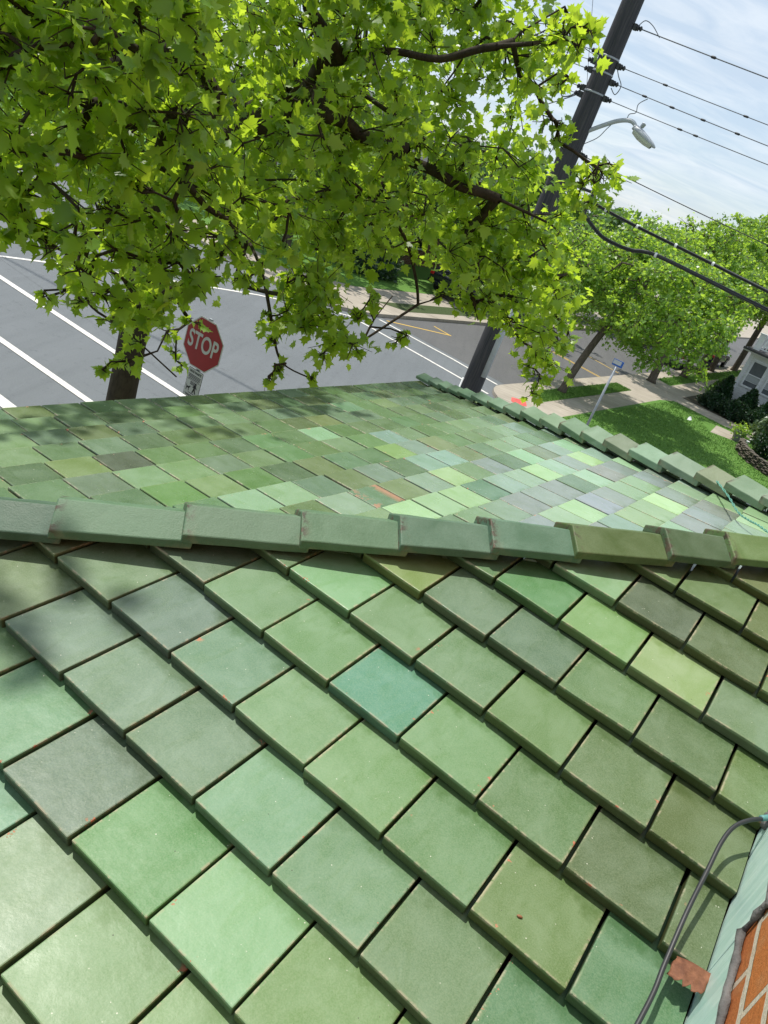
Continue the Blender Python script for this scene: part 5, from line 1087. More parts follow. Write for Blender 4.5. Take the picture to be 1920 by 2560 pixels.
obj('conduit', MB().tube([(PX + 0.15, PY - 0.17, 2.4), (PX + 0.15, PY - 0.165, 4.2)], 0.07, 10), M_lamp, pole, smooth=True)
WD = np.array([math.sin(math.radians(107)), math.cos(math.radians(107)), 0])
def clampfit(z, side, r=0.05):
    mb = MB()
    base = np.array([PX, PY, z]) + WD * side * 0.20
    mb.box(base + WD * side * 0.03, (0.03, 0.045, 0.05), WD, np.cross(UP, WD), UP)
    mb.lathe(base + WD * side * 0.05, [(0.018, 0), (r, 0.02), (r, 0.05), (0.022, 0.06), (r * .85, 0.08), (r * .85, 0.10), (0.012, 0.12)], WD * side, 10)
    return obj('insulator', mb, M_dkmetal, pole, smooth=False)
for z, sd_ in ((9.32, 1), (8.66, 1), (8.38, 1), (8.10, 1), (7.08, 1), (8.78, -1), (8.62, -1), (8.47, -1), (8.16, -1), (8.04, -1)):
    clampfit(z, sd_)
for z in (8.74, 8.48, 8.13):
    mb = MB(); mb.lathe((PX, PY, z), [(0.197, -0.018), (0.205, -0.012), (0.205, 0.012), (0.197, 0.018)], UP, 20)
    obj('band', mb, M_steel, pole, smooth=False)
# cable bracket
br = MB(); bx = np.array([1.50, 16.77, 0])
br.tube([bx + UP * 6.92, bx + UP * 6.10], 0.032, 8); br.tube([(PX, PY, 6.55), bx + UP * 6.55], 0.028, 8); br.tube([(PX, PY, 6.15), bx + UP * 6.45], 0.018, 6)
obj('cable_bracket', br, M_dkmetal, pole)
tbx = MB(); tbx.box((PX + 0.02, PY - 0.23, 5.55), (0.13, 0.08, 0.24)); obj('terminal_box', tbx, M_dkmetal, pole, bevel=0.02)

def sag(p, q, drop, n=26):
    p, q = np.asarray(p, float), np.asarray(q, float)
    return [p + (q - p) * (i / n) - UP * drop * 4 * (i / n) * (1 - i / n) for i in range(n + 1)]
def wire(label, pts, r, mat=M_wire, clamps=(), name='overhead_wire', cat='wire', group=None):
    o = thing(name, label, cat, pts[0], group)
    obj('strand', MB().tube(pts, r, 6), mat, o, smooth=True)
    for f in clamps:
        i = int(f * (len(pts) - 1)); i = min(i, len(pts) - 2); d = unit(pts[i + 1] - pts[i])
        obj('splice', MB().lathe(pts[i], [(r * 1.0, -.05), (r * 2.3, -.035), (r * 2.3, .035), (r * 1.0, .05)], d, 8), M_dkmetal, o, smooth=True)
    return o
def span(z0, z1, side=1, length=26.0, off=0.29, back=0.2):
    """wire from the pole, passing height z1 where the frame edge lies"""
    a = np.array([PX, PY, z0]) + WD * side * off
    k = 4.0; sl = (z1 - z0) / k
    pts = []
    n = 60
    for i in range(n + 1):
        x = length * (i / n) ** 1.25
        c = -sl / length * 1.02
        pts.append(a + WD * side * x + UP * (sl * x * 1.05 + c * x * x))
    return pts
wire('uppermost overhead wire running right from the utility pole', span(9.32, 9.13), 0.0105, M_wiregrey, (0.10, 0.17, 0.30))
wire('second overhead wire from the top, right of the pole', span(8.66, 8.50), 0.008, M_wiregrey, (0.08, 0.15, 0.26))
wire('third overhead wire right of the pole, with several splices by the pole', span(8.38, 8.20), 0.0085, M_wiregrey, (0.06, 0.09, 0.13, 0.16, 0.27))
wire('fourth overhead wire right of the pole, just above the street lamp', span(8.10, 7.94), 0.008, M_wiregrey, (0.10, 0.13, 0.22))
wire('single wire between the street lamp and the black cable bundles', span(7.08, 6.74), 0.0095, M_wire)
wire('first overhead wire left of the pole, highest among the leaves', span(8.78, 8.82, -1), 0.008, M_wiregrey, (0.08, 0.11))
wire('second overhead wire left of the pole, just under the highest one', span(8.62, 8.56, -1), 0.0065, M_wiregrey, (0.06,))
wire('middle overhead wire left of the pole, running into the leaves', span(8.47, 8.60, -1), 0.0085, M_wiregrey, (0.07, 0.20))
wire('fourth overhead wire left of the pole, joined to hanging loops', span(8.16, 8.24, -1), 0.008, M_wiregrey, (0.10, 0.13))
wire('lowest overhead wire left of the pole', span(8.04, 7.96, -1), 0.0065, M_wiregrey, (0.16,))
# jumper loops near the pole
def loop(label, pts, r=0.009):
    o = obj('jumper_wire', MB().tube(smooth_path(pts, 6), r, 6), M_wiregrey, None, smooth=True, origin=tuple(pts[0]))
    tag(o, label, 'wire')
def wp(x, z, dy=0.0):
    return np.array([PX, PY, z]) + WD * x + np.array([0, dy, 0])
loop('loose jumper loop hanging between the second and third wires at the pole', [wp(0.2, 8.66), wp(0.30, 8.52), wp(0.42, 8.38), wp(0.38, 8.22), wp(0.26, 8.30)])
loop('grey loop of wire drooping on the left of the pole', [wp(-0.62, 8.40), wp(-0.66, 8.12), wp(-0.58, 7.92), wp(-0.42, 7.96), wp(-0.28, 8.10), wp(-0.2, 8.16)], 0.012)
loop('second drooping loop left of the pole, crossing the first', [wp(-0.9, 7.62), wp(-0.5, 7.88), wp(-0.3, 8.02), wp(-0.2, 8.08)], 0.010)
loop('curly feed wire dropping from the wires to the lamp arm', [wp(0.98, 8.33), wp(0.86, 8.20), wp(0.88, 8.06), wp(0.78, 8.00), wp(0.76, 7.90), wp(0.62, 7.86), wp(0.50, 7.66), wp(0.40, 7.46), wp(0.2, 7.28)], 0.008)
loop('short jumper above the uppermost wire beside the pole', [wp(0.28, 9.36), wp(0.36, 9.46), wp(0.52, 9.42), wp(0.72, 9.28)], 0.008)
# thick cable bundles
def bundle(label, path, n, rad, r, bands):
    o = thing('cable_bundle', label, 'cable', path[0])
    P = smooth_path(path, 10)
    for k in range(n):
        a = 2 * math.pi * k / n
        obj('strand', MB().tube([p + np.array([0, math.cos(a + i * .02), math.sin(a + i * .02)]) * rad for i, p in enumerate(P)], r, 7), M_wire, o, smooth=True)
    for f in bands:
        i = int(f * (len(P) - 2)); d = unit(P[i + 1] - P[i])
        obj('band', MB().lathe(P[i], [(rad + r * .6, -.025), (rad + r * 1.35, -.02), (rad + r * 1.35, .02), (rad + r * .6, .025)], d, 10), M_tag, o)
ext = lambda p, q, k: list(np.asarray(q, float) + (np.asarray(q, float) - np.asarray(p, float)) * k)
b1 = [(1.44, 16.79, 6.42), (1.75, 16.70, 6.36), (2.4, 16.5, 6.29), (3.7, 16.11, 6.19), (5.08, 15.68, 6.08)]
b1 += [ext(b1[-2], b1[-1], 3), ext(b1[-2], b1[-1], 9)]
bundle('upper thick black cable bundle with white bands, starting at the pole bracket', b1, 3, 0.018, 0.016, (0.22, 0.36, 0.47, 0.57))
b2 = [(1.52, 16.77, 6.12), (1.94, 16.64, 5.90), (2.3, 16.53, 5.85), (2.6, 16.44, 5.86), (2.81, 16.37, 5.915), (3.15, 16.27, 5.935), (4.2, 15.95, 5.86), (5.24, 15.63, 5.78)]
b2 += [ext(b2[-2], b2[-1], 6), ext(b2[-2], b2[-1], 18)]
bundle('lower thick black cable bundle dipping and joining below the bracket', b2, 3, 0.022, 0.019, (0.55,))
wire('very thin wire under the upper cable bundle, crossing the tree tops', [np.array(q) for q in sag((1.5, 16.77, 6.12), (16.0, 12.3, 4.95), 0.12)], 0.0045, M_wire)
wire('thin near vertical service wire passing left of the pole top', [np.array(q) for q in sag((1.05, 16.9, 7.0), (-1.25, 17.6, 13.2), 0.05)], 0.005, M_wiregrey)

lamp = thing('street_lamp', 'grey street lamp reaching out from the wooden pole', 'street lamp', (0.93, 16.95, 7.52))
obj('arm', MB().tube(smooth_path([(0.93, 16.95, 7.50), (1.17, 16.88, 7.69), (1.37, 16.82, 7.83), (1.55, 16.76, 7.90), (1.67, 16.73, 7.885), (1.75, 16.70, 7.80)], 6), 0.040, 10), M_lamp, lamp, smooth=True)
hd = unit(np.array([2.20, 16.555, 7.63]) - np.array([1.70, 16.72, 7.82])); hs = unit(np.cross(UP, hd)); hu = np.cross(hd, hs)
hc = np.array([1.68, 16.725, 7.82])
mb = MB(); prof = [(0.0, 0.055, 0.07, 0.06), (0.06, 0.10, 0.085, 0.075), (0.20, 0.135, 0.085, 0.10), (0.36, 0.13, 0.07, 0.095), (0.50, 0.085, 0.045, 0.07), (0.57, 0.03, 0.015, 0.03)]
vs = []; n = 12
for x, wd, hup, hdn in prof:
    for k in range(n):
        a = 2 * math.pi * k / n
        vs.append(hc + hd * x + hs * wd * math.cos(a) + hu * (math.sin(a) * (hup if math.sin(a) > 0 else hdn * 0.55)))
fs = [(i * n + k, i * n + (k + 1) % n, (i + 1) * n + (k + 1) % n, (i + 1) * n + k) for i in range(len(prof) - 1) for k in range(n)] + [tuple(range(n))[::-1], tuple((len(prof) - 1) * n + k for k in range(n))]
mb.add(vs, fs); head = obj('lamp_head', mb, M_lamp, lamp, smooth=True)
mb = MB(); vs = []
for x, wd, hup, hdn in prof[1:5]:
    for k in range(9):
        a = math.pi + math.pi * k / 8
        vs.append(hc + hd * x + hs * wd * .92 * math.cos(a) + hu * (math.sin(a) * hdn * 0.95 - 0.012))
fs = [(i * 9 + k, i * 9 + k + 1, (i + 1) * 9 + k + 1, (i + 1) * 9 + k) for i in range(3) for k in range(8)]
mb.add(vs, fs); obj('lens', mb, M_glass_l, head, smooth=True)
obj('photocell', MB().lathe(hc + hd * 0.12 + hu * 0.075, [(0.03, 0), (0.03, 0.02), (0.04, 0.025), (0.04, 0.09), (0.03, 0.10)], hu, 12), M_steel, lamp)

# ------------------------------------------------------------------ signs
def text_mesh(body, size, origin, xd, ud, mat, name, parent, squeeze=1.0, bold=0.0, align='CENTER'):
    cu = bpy.data.curves.new('lettering', 'FONT'); cu.body = body; cu.size = size; cu.align_x = align; cu.align_y = 'CENTER'
    cu.extrude = 0.0012; cu.offset = bold
    tmp = bpy.data.objects.new('tmp', cu); COL.objects.link(tmp)
    bpy.context.view_layer.update()
    me = bpy.data.meshes.new_from_object(tmp.evaluated_get(bpy.context.evaluated_depsgraph_get()))
    bpy.data.objects.remove(tmp); bpy.data.curves.remove(cu)
    nd = np.cross(xd, ud)
    mb = MB(); mb.v = [tuple(np.asarray(origin) + xd * v.co.x * squeeze + ud * v.co.y + nd * v.co.z) for v in me.vertices]; mb.f = [tuple(p.vertices) for p in me.polygons]; mb.mi = [0] * len(mb.f)
    bpy.data.meshes.remove(me)
    return obj(name, mb, mat, parent)
M_stop = simple('stop_red', (0.33, 0.022, 0.022), 0.45, 0.10, 5)
M_signw = simple('sign_white', (0.55, 0.56, 0.54), 0.45, 0.08, 8)
M_black = simple('sign_black', (0.015, 0.015, 0.015), 0.5)
SX = unit(AX * math.cos(math.radians(0)) + AY * 0.0); SNm = np.cross(SX, UP)      # faces back along the street
SC0 = np.array([-3.353, 10.854, 2.709])
stop = thing('stop_sign', 'red octagonal stop sign partly hidden by leaves', 'stop sign', (SC0[0], SC0[1], 0.1))
obj('post', MB().box(SC0 - SNm * 0.035 + UP * (-1.15), (0.03, 0.018, 1.55), SX, SNm, UP), M_steel, stop, bevel=0.004)
def octo(r, c):
    return [c + SX * r * math.cos(math.radians(22.5 + 45 * k)) / math.cos(math.radians(22.5)) + UP * r * math.sin(math.radians(22.5 + 45 * k)) / math.cos(math.radians(22.5)) for k in range(8)]
pnl = obj('panel', MB().prism(octo(0.381, SC0), SNm * 0.004), M_signw, stop)
obj('red_field', MB().prism(octo(0.362, SC0 + SNm * 0.0045), SNm * 0.0015), M_stop, pnl)
text_mesh('STOP', 0.355, SC0 + SNm * 0.0085 - UP * 0.0, SX, UP, M_signw, 'lettering', pnl, 0.72, 0.007)
dog = thing('dog_waste_sign', 'small white dog waste notice under the stop sign', 'sign', (SC0[0], SC0[1], 1.85))
DC = SC0 + np.array([0, 0, -0.628]); 
def rrect(c, w, h, r):
    pts = []
    for cx, cy, a0 in ((w - r, h - r, 0), (-w + r, h - r, 90), (-w + r, -h + r, 180), (w - r, -h + r, 270)):
        for k in range(5):
            a = math.radians(a0 + 90 * k / 4); pts.append(c + SX * (cx + r * math.cos(a)) + UP * (cy + r * math.sin(a)))
    return pts
dp = obj('panel', MB().prism(rrect(DC + SNm * 0.002, 0.152, 0.228, 0.02), SNm * 0.003), M_black, dog)
df = obj('white_field', MB().prism(rrect(DC + SNm * 0.0055, 0.145, 0.221, 0.016), SNm * 0.001), M_signw, dp)
text_mesh('DOG WASTE', 0.052, DC + SNm * 0.0085 + UP * 0.178, SX, UP, M_black, 'lettering', df, 0.80, 0.0012)
for y, h_, w_ in ((0.128, 0.005, 0.125), (0.108, 0.005, 0.12), (0.088, 0.005, 0.125), (0.066, 0.005, 0.11), (0.046, 0.0025, 0.142), (0.022, 0.005, 0.06), (0.004, 0.005, 0.055), (-0.014, 0.005, 0.06), (-0.150, 0.005, 0.06), (-0.182, 0.005, 0.12), (-0.198, 0.005, 0.10)):
    obj('small_print', MB().box(DC + SNm * 0.0078 + UP * y, (w_, 0.0008, h_), SX, SNm, UP), M_black, df)
pg = MB(); Q = lambda x, y: DC + SNm * 0.0085 + SX * x + UP * y
for a, b, r in (((.060, .018), (.060, .019), .017), ((.055, -.005), (.045, -.062), .017), ((.050, -.01), (.015, -.045), .009), ((.058, -.01), (.088, -.052), .009), ((.045, -.06), (.022, -.128), .011), ((.048, -.06), (.078, -.128), .011),
                ((-.105, -.082), (-.060, -.078), .014), ((-.108, -.085), (-.112, -.128), .006), ((-.064, -.085), (-.060, -.128), .006), ((-.060, -.075), (-.042, -.055), .010), ((-.108, -.078), (-.122, -.05), .004)):
    A_, B_ = Q(*a), Q(*b); d = B_ - A_; s_ = unit(np.cross(SNm, unit(d))) * r; d_ = unit(d) * r * .6
    pg.prism([A_ - s_ - d_, A_ + s_ - d_, B_ + s_ + d_, B_ - s_ + d_], SNm * 0.0008)
obj('pictogram', pg, M_black, df)

M_blue = simple('sign_blue', (0.035, 0.12, 0.42), 0.4)
nsg = thing('street_name_sign', 'small blue and white street name sign on a slim grey post by the lawn', 'street sign', (4.34, 21.36, 0))
obj('post', MB().tube([(4.34, 21.36, 0.0), (4.34, 21.36, 2.92)], 0.034, 10), M_steel, nsg, smooth=True)
bd = unit(np.array([math.sin(math.radians(62)), math.cos(math.radians(62)) * 1, 0])); bd = unit(np.array([0.93, -0.37, 0])); bn = np.cross(bd, UP)
bl_ = obj('blade', MB().box((4.345, 21.36, 3.02), (0.145, 0.012, 0.085), bd, bn, UP), M_blue, nsg)
obj('white_panel', MB().box(np.array([4.325, 21.368, 3.035]) + bn * 0.0135, (0.112, 0.002, 0.055), bd, bn, UP), M_signw, bl_)

# ------------------------------------------------------------------ white house
def siding():
    t = NT('white_siding'); co = t.coord(); sx = t.n('ShaderNodeSeparateXYZ', {0: co})
    fr = t.math('FRACT', t.math('DIVIDE', sx.outputs[2], 0.105))
    c = t.mix(t.rng(t.noise(co, 3, 4), .3, .7), (0.72, 0.73, 0.75), (0.80, 0.80, 0.81))
    c = t.mix(t.rng(fr, 0.0, 0.10, 0.55, 0), c, (0.22, 0.23, 0.26))
    return t.done(t.bsdf(c, 0.55, t.bump(fr, 1.0, 0.02), 0.4))
M_siding = siding()
M_wpaint = simple('white_trim', (0.68, 0.69, 0.71), 0.5, 0.05)
M_pane = simple('window_screen', (0.10, 0.11, 0.125), 0.35, 0.15, 3)
M_blind = simple('window_blind', (0.36, 0.38, 0.39), 0.6, 0.05)
M_roofing = simple('roof_shingle', (0.075, 0.075, 0.08), 0.9, 0.3, 8)
M_gutter = simple('gutter_dark', (0.05, 0.05, 0.055), 0.5)
hs0 = 41.3; hn0 = -6.93
wh = thing('white_house', 'white clapboard house with railed porch roof at the right edge', 'house', S(hn0, hs0, 0.1))
HN = SN; HS = SD
obj('wall', MB().box(S(hn0 + 4.5, hs0 + 3.5, 1.55), (4.5, 3.5, 1.45), HN, HS, UP), M_siding, wh)
obj('upper_wall', MB().box(S(hn0 + 6.3, hs0 + 6.5, 6.0), (4.0, 5.0, 2.9), HN, HS, UP), M_siding, wh)
rf = MB(); rf.prism([S(hn0 + 1.9, hs0 + 1.1, 8.9), S(hn0 + 10.7, hs0 + 1.1, 8.9), S(hn0 + 6.3, hs0 + 1.1, 12.2)], HS * 10.8); obj('roof', rf, M_roofing, wh)
def window(n0, n1, z0, z1, parent):
    f = MB(); fr = 0.09; y = hs0 - 0.02
    for c, hf in ((((n0 + n1) / 2, z1 + fr / 2), ((n1 - n0) / 2 + fr, fr / 2)), (((n0 + n1) / 2, z0 - fr / 2), ((n1 - n0) / 2 + fr * 1.2, fr / 2)), ((n0 - fr / 2, (z0 + z1) / 2), (fr / 2, (z1 - z0) / 2)), ((n1 + fr / 2, (z0 + z1) / 2), (fr / 2, (z1 - z0) / 2)), (((n0 + n1) / 2, z0 + (z1 - z0) * .47), ((n1 - n0) / 2, 0.022))):
        f.box(S(c[0], y, c[1]), (hf[0], 0.035, hf[1]), HN, HS, UP)
    wf = obj('window', f, M_wpaint, parent, bevel=0.006)
    zm = z0 + (z1 - z0) * .47
    obj('pane', MB().box(S((n0 + n1) / 2, hs0 - 0.006, (zm + z1) / 2), ((n1 - n0) / 2, 0.008, (z1 - zm) / 2 - .02), HN, HS, UP), M_pane, wf)
    obj('pane', MB().box(S((n0 + n1) / 2, hs0 - 0.006, z0 + (zm - z0) * .2), ((n1 - n0) / 2, 0.008, (zm - z0) * .2), HN, HS, UP), M_pane, wf)
    obj('blind', MB().box(S((n0 + n1) / 2, hs0 - 0.006, z0 + (zm - z0) * .7), ((n1 - n0) / 2, 0.007, (zm - z0) * .3 - .02), HN, HS, UP), M_blind, wf)
for k in range(5):
    window(hn0 + 0.32 + k * 0.96, hn0 + 0.95 + k * 0.96, 1.50, 2.68, wh)
cbm = MB()
for n_ in (hn0 + 0.05,):
    cbm.box(S(n_ - 0.012, hs0 - 0.012, 1.55), (0.07, 0.02, 1.46), HN, HS, UP); cbm.box(S(n_ - 0.065, hs0 + 0.06, 1.55), (0.02, 0.07, 1.46), HN, HS, UP)
obj('corner_board', cbm, M_wpaint, wh)
pr = MB(); pr.box(S(hn0 + 4.5, hs0 + 3.4, 3.08), (4.85, 3.85, 0.07), HN, HS, UP); pr2 = obj('porch_roof', pr, M_wpaint, wh, bevel=0.01)
obj('gutter', MB().box(S(hn0 + 4.5, hs0 - 0.50, 3.12), (4.9, 0.045, 0.05), HN, HS, UP), M_gutter, pr2)
obj('roof_deck', MB().box(S(hn0 + 4.5, hs0 + 3.4, 3.175), (4.75, 3.75, 0.02), HN, HS, UP), M_roofing, pr2)
rl = MB(); rl.box(S(hn0 + 4.4, hs0 - 0.1, 3.86), (4.3, 0.05, 0.03), HN, HS, UP); rl.box(S(hn0 + 4.4, hs0 - 0.1, 3.30), (4.3, 0.04, 0.025), HN, HS, UP)
rl.box(S(hn0 + 0.1, hs0 + 3.0, 3.86), (0.05, 3.1, 0.03), HN, HS, UP); rl.box(S(hn0 + 0.1, hs0 + 3.0, 3.30), (0.04, 3.1, 0.025), HN, HS, UP)
rail = obj('railing', rl, M_wpaint, wh)
ptb = MB(); ptb.box(S(hn0 + 0.1, hs0 - 0.1, 3.56), (0.14, 0.14, 0.38), HN, HS, UP); ptb.box(S(hn0 + 0.1, hs0 - 0.1, 3.96), (0.17, 0.17, 0.025), HN, HS, UP)
obj('newel_post', ptb, M_wpaint, rail)
for k in range(40):
    obj('baluster', MB().box(S(hn0 + 0.36 + k * 0.15, hs0 - 0.1, 3.58), (0.035, 0.025, 0.26), HN, HS, UP), M_wpaint, rail)
for k in range(18):
    obj('baluster', MB().box(S(hn0 + 0.1, hs0 + 0.25 + k * 0.15, 3.58), (0.025, 0.035, 0.26), HN, HS, UP), M_wpaint, rail)

# ------------------------------------------------------------------ shrubs
M_shrub = leaf_mat('shrub_dark', (0.006, 0.026, 0.010), (0.011, 0.042, 0.014), (0.026, 0.075, 0.022), (0.02, 0.06, 0.015), 0.15)
M_weep = leaf_mat('shrub_pale', (0.05, 0.085, 0.04), (0.09, 0.14, 0.065), (0.20, 0.27, 0.14), (0.12, 0.2, 0.08), 0.25)
def shrub(name, label, c, rx, ry, h, seed, mat, n, ls, cone=False, group=None, cat='shrub', droop=0.0):
    g = np.random.default_rng(seed); root = thing(name, label, cat, c, group)
    mb = MB()
    for k in range(5):
        a = k * 1.26
        mb.tube([np.array(c), np.array(c) + np.array([math.cos(a) * rx * .35, math.sin(a) * ry * .35, h * .6])], [0.03, 0.008], 5)
    obj('stems', mb, M_bark, root)
    k = n; an = g.uniform(0, 6.28, k); f = g.uniform(0, 1, k); rho = g.uniform(.45, 1.0, k) ** .5
    zz = f
    rr_ = (1 - zz ** 1.5) * .95 + .08 if cone else np.sqrt(np.clip(1 - (zz * 2 - .75) ** 2 / 1.6, .05, 1))
    lump = 1 + .17 * np.sin(3 * an + seed) * np.sin(5 * zz + seed) + .13 * np.sin(8 * an + 7 * zz + seed)
    nrm = np.c_[np.cos(an), np.sin(an), 0.4 + 0 * an]; nrm /= np.linalg.norm(nrm, axis=1, keepdims=True)
    P = np.array(c) + np.c_[np.cos(an) * rx * rr_ * rho * lump, np.sin(an) * ry * rr_ * rho * lump, zz * h * (1 + .08 * np.sin(4 * an + seed))]
    d = nrm * .6 + g.normal(0, .6, (k, 3)) + np.array([0, 0, .35 - droop]); d /= np.linalg.norm(d, axis=1, keepdims=True)
    nn = nrm + g.normal(0, .5, (k, 3)); nn -= d * (nn * d).sum(1, keepdims=True); nn /= np.linalg.norm(nn, axis=1, keepdims=True)
    xx = np.cross(d, nn); tp, tf = TPL['small']; sz = ls * np.clip(g.normal(1, .3, k), .4, 1.8)
    V = (P[:, None] + sz[:, None, None] * (tp[None, :, 0, None] * xx[:, None] * .8 + tp[None, :, 1, None] * d[:, None] + tp[None, :, 2, None] * nn[:, None])).reshape(-1, 3)
    F = (tf[None] + (np.arange(k) * len(tp))[:, None, None]).reshape(-1, 3)
    npmesh('foliage', V, F, mat, root, {'lc': np.repeat(np.clip(g.normal(.45, .25, k), 0, 1), len(tp))})
GH = 'dark evergreens in front of the white house'
hz = [(-6.95, 39.3, .62, 1.55, 'leftmost dark pointed evergreen in front of the white house'), (-5.75, 39.35, .70, 1.42, 'dark evergreen just right of the leftmost one, under the house corner'), (-4.75, 39.2, .72, 1.45, 'dark pointed evergreen below the first porch window'),
      (-3.5, 39.3, .75, 1.5, 'dark evergreen below the second porch window')]
for i, (n_, s_, r_, h_, lab) in enumerate(hz):
    shrub('evergreen_shrub', lab, S(n_, s_ + .6, .13), r_, r_ * .9, h_, 40 + i, M_shrub, 5200, 0.10, True, GH)
for i, (n_, s_, r_, h_, lab) in enumerate([(-6.9, 39.2, .75, .72, 'low dark clump at the left end along the paved walk'), (-5.9, 39.1, .8, .80, 'low dark clump second from the left along the paved walk'), (-4.9, 39.0, .8, .78, 'low dark clump third from the left along the paved walk'), (-3.9, 39.0, .8, .8, 'low dark clump at the right end along the paved walk')]):
    shrub('low_shrub', lab, S(n_, s_ + .1, .13), r_, r_ * .8, h_, 60 + i, M_shrub, 5200, 0.085, False, 'low clumps along the walk')
shrub('tall_shrub', 'tall mid green shrub right of the dark evergreens', S(-3.1, 37.9, .13), .85, .8, 2.3, 71, M_leaf3, 6000, 0.12, True)
shrub('weeping_shrub', 'pale weeping shrub above the retaining wall', S(-3.35, 35.9, .13), .95, .9, 1.7, 72, M_weep, 6500, 0.13, False, droop=.9)
shrub('round_shrub', 'dark round shrub behind the curved retaining wall', S(-2.9, 34.0, .13), .95, .9, 1.3, 73, M_shrub, 6000, 0.10, False)
shrub('ground_cover', 'bright low plants spilling over the retaining wall', S(-1.9, 32.2, .13), 1.0, .8, .62, 74, M_leaf3, 3500, 0.10, False, cat='plants')
shrub('hedge', 'small olive bush at the left corner of the white house', S(-7.3, 41.0, .13), .5, .5, 1.25, 75, M_leaf3, 3000, 0.10, False, cat='bush')
M_rwall = simple('stacked_stone', (0.10, 0.085, 0.065), 0.9, 0.5, 14, 0.8, 20)
rwm = MB(); rg = random.Random(9)
cen = np.array(S(-2.2, 33.3, 0)); 
for lay in range(8):
    for k in range(30):
        a = math.radians(150 + k * 6.3 + (3.1 if lay % 2 else 0) + rg.uniform(-.8, .8)); R_ = 1.95 + rg.uniform(-.05, .04)
        p = cen + np.array([math.cos(a), math.sin(a) * 1.25, 0]) * R_
        t_ = unit(np.array([-math.sin(a), math.cos(a) * 1.25, 0]))
        rwm.box(p + UP * (0.13 + .027 + lay * .055), (0.108 * rg.uniform(.8, 1.0), 0.10, 0.024 * rg.uniform(.8, 1.05)), t_, np.cross(UP, t_), UP)
o = obj('retaining_wall', rwm, M_rwall, None, bevel=0.012, seg=1, origin=tuple(cen))
tag(o, 'low curved stacked stone wall holding the shrubs beside the lawn', 'wall')
M_pot = simple('pot_grey', (0.16, 0.165, 0.17), 0.6)
pt = thing('planter', 'grey planter with a small plant at the edge of the lawn', 'planter', (12.45, 32.62, .14))
obj('pot', MB().lathe((12.45, 32.62, .14), [(.19, 0), (.25, .40), (.27, .42), (.27, .46), (.22, .46), (.21, .40)], UP, 20), M_pot, pt)
gp = np.random.default_rng(8); kk = 420
P = np.array([12.45, 32.62, .58]) + gp.normal(0, .17, (kk, 3)) * np.array([1, 1, .8]); d = gp.normal(size=(kk, 3)) + np.array([0, 0, .4]); d /= np.linalg.norm(d, axis=1, keepdims=True)
nn = gp.normal(size=(kk, 3)); nn -= d * (nn * d).sum(1, keepdims=True); nn /= np.linalg.norm(nn, axis=1, keepdims=True); xx = np.cross(d, nn); tp, tf = TPL['small']
npmesh('plant', (P[:, None] + .10 * (tp[None, :, 0, None] * xx[:, None] + tp[None, :, 1, None] * d[:, None])).reshape(-1, 3), (tf[None] + (np.arange(kk) * len(tp))[:, None, None]).reshape(-1, 3), M_leaf2, pt, {'lc': np.repeat(gp.uniform(0, 1, kk), len(tp))})
bk = MB().lathe((12.62, 32.05, .14), [(.10, 0), (.12, .26), (.13, .28), (.11, .28), (.10, .25)], UP, 16)
o = obj('bucket', bk, M_wpaint, None, origin=(12.62, 32.05, .14)); tag(o, 'small white bucket standing in the grass by the planter', 'bucket')
lt = MB(); c = np.array([10.42, 32.95, .16])
lt.add([c + np.array(q) for q in ((-.10, -.04, 0), (0.02, -.07, .02), (.11, .02, .05), (.03, .10, .16), (-.05, .05, .12))], [(0, 1, 4), (1, 2, 4), (2, 3, 4)])
o = obj('paper_scrap', lt, M_tag, None, origin=tuple(c)); so = o.modifiers.new('solid', 'SOLIDIFY'); so.thickness = .002
tag(o, 'crumpled white paper scrap on the sunlit lawn', 'litter')

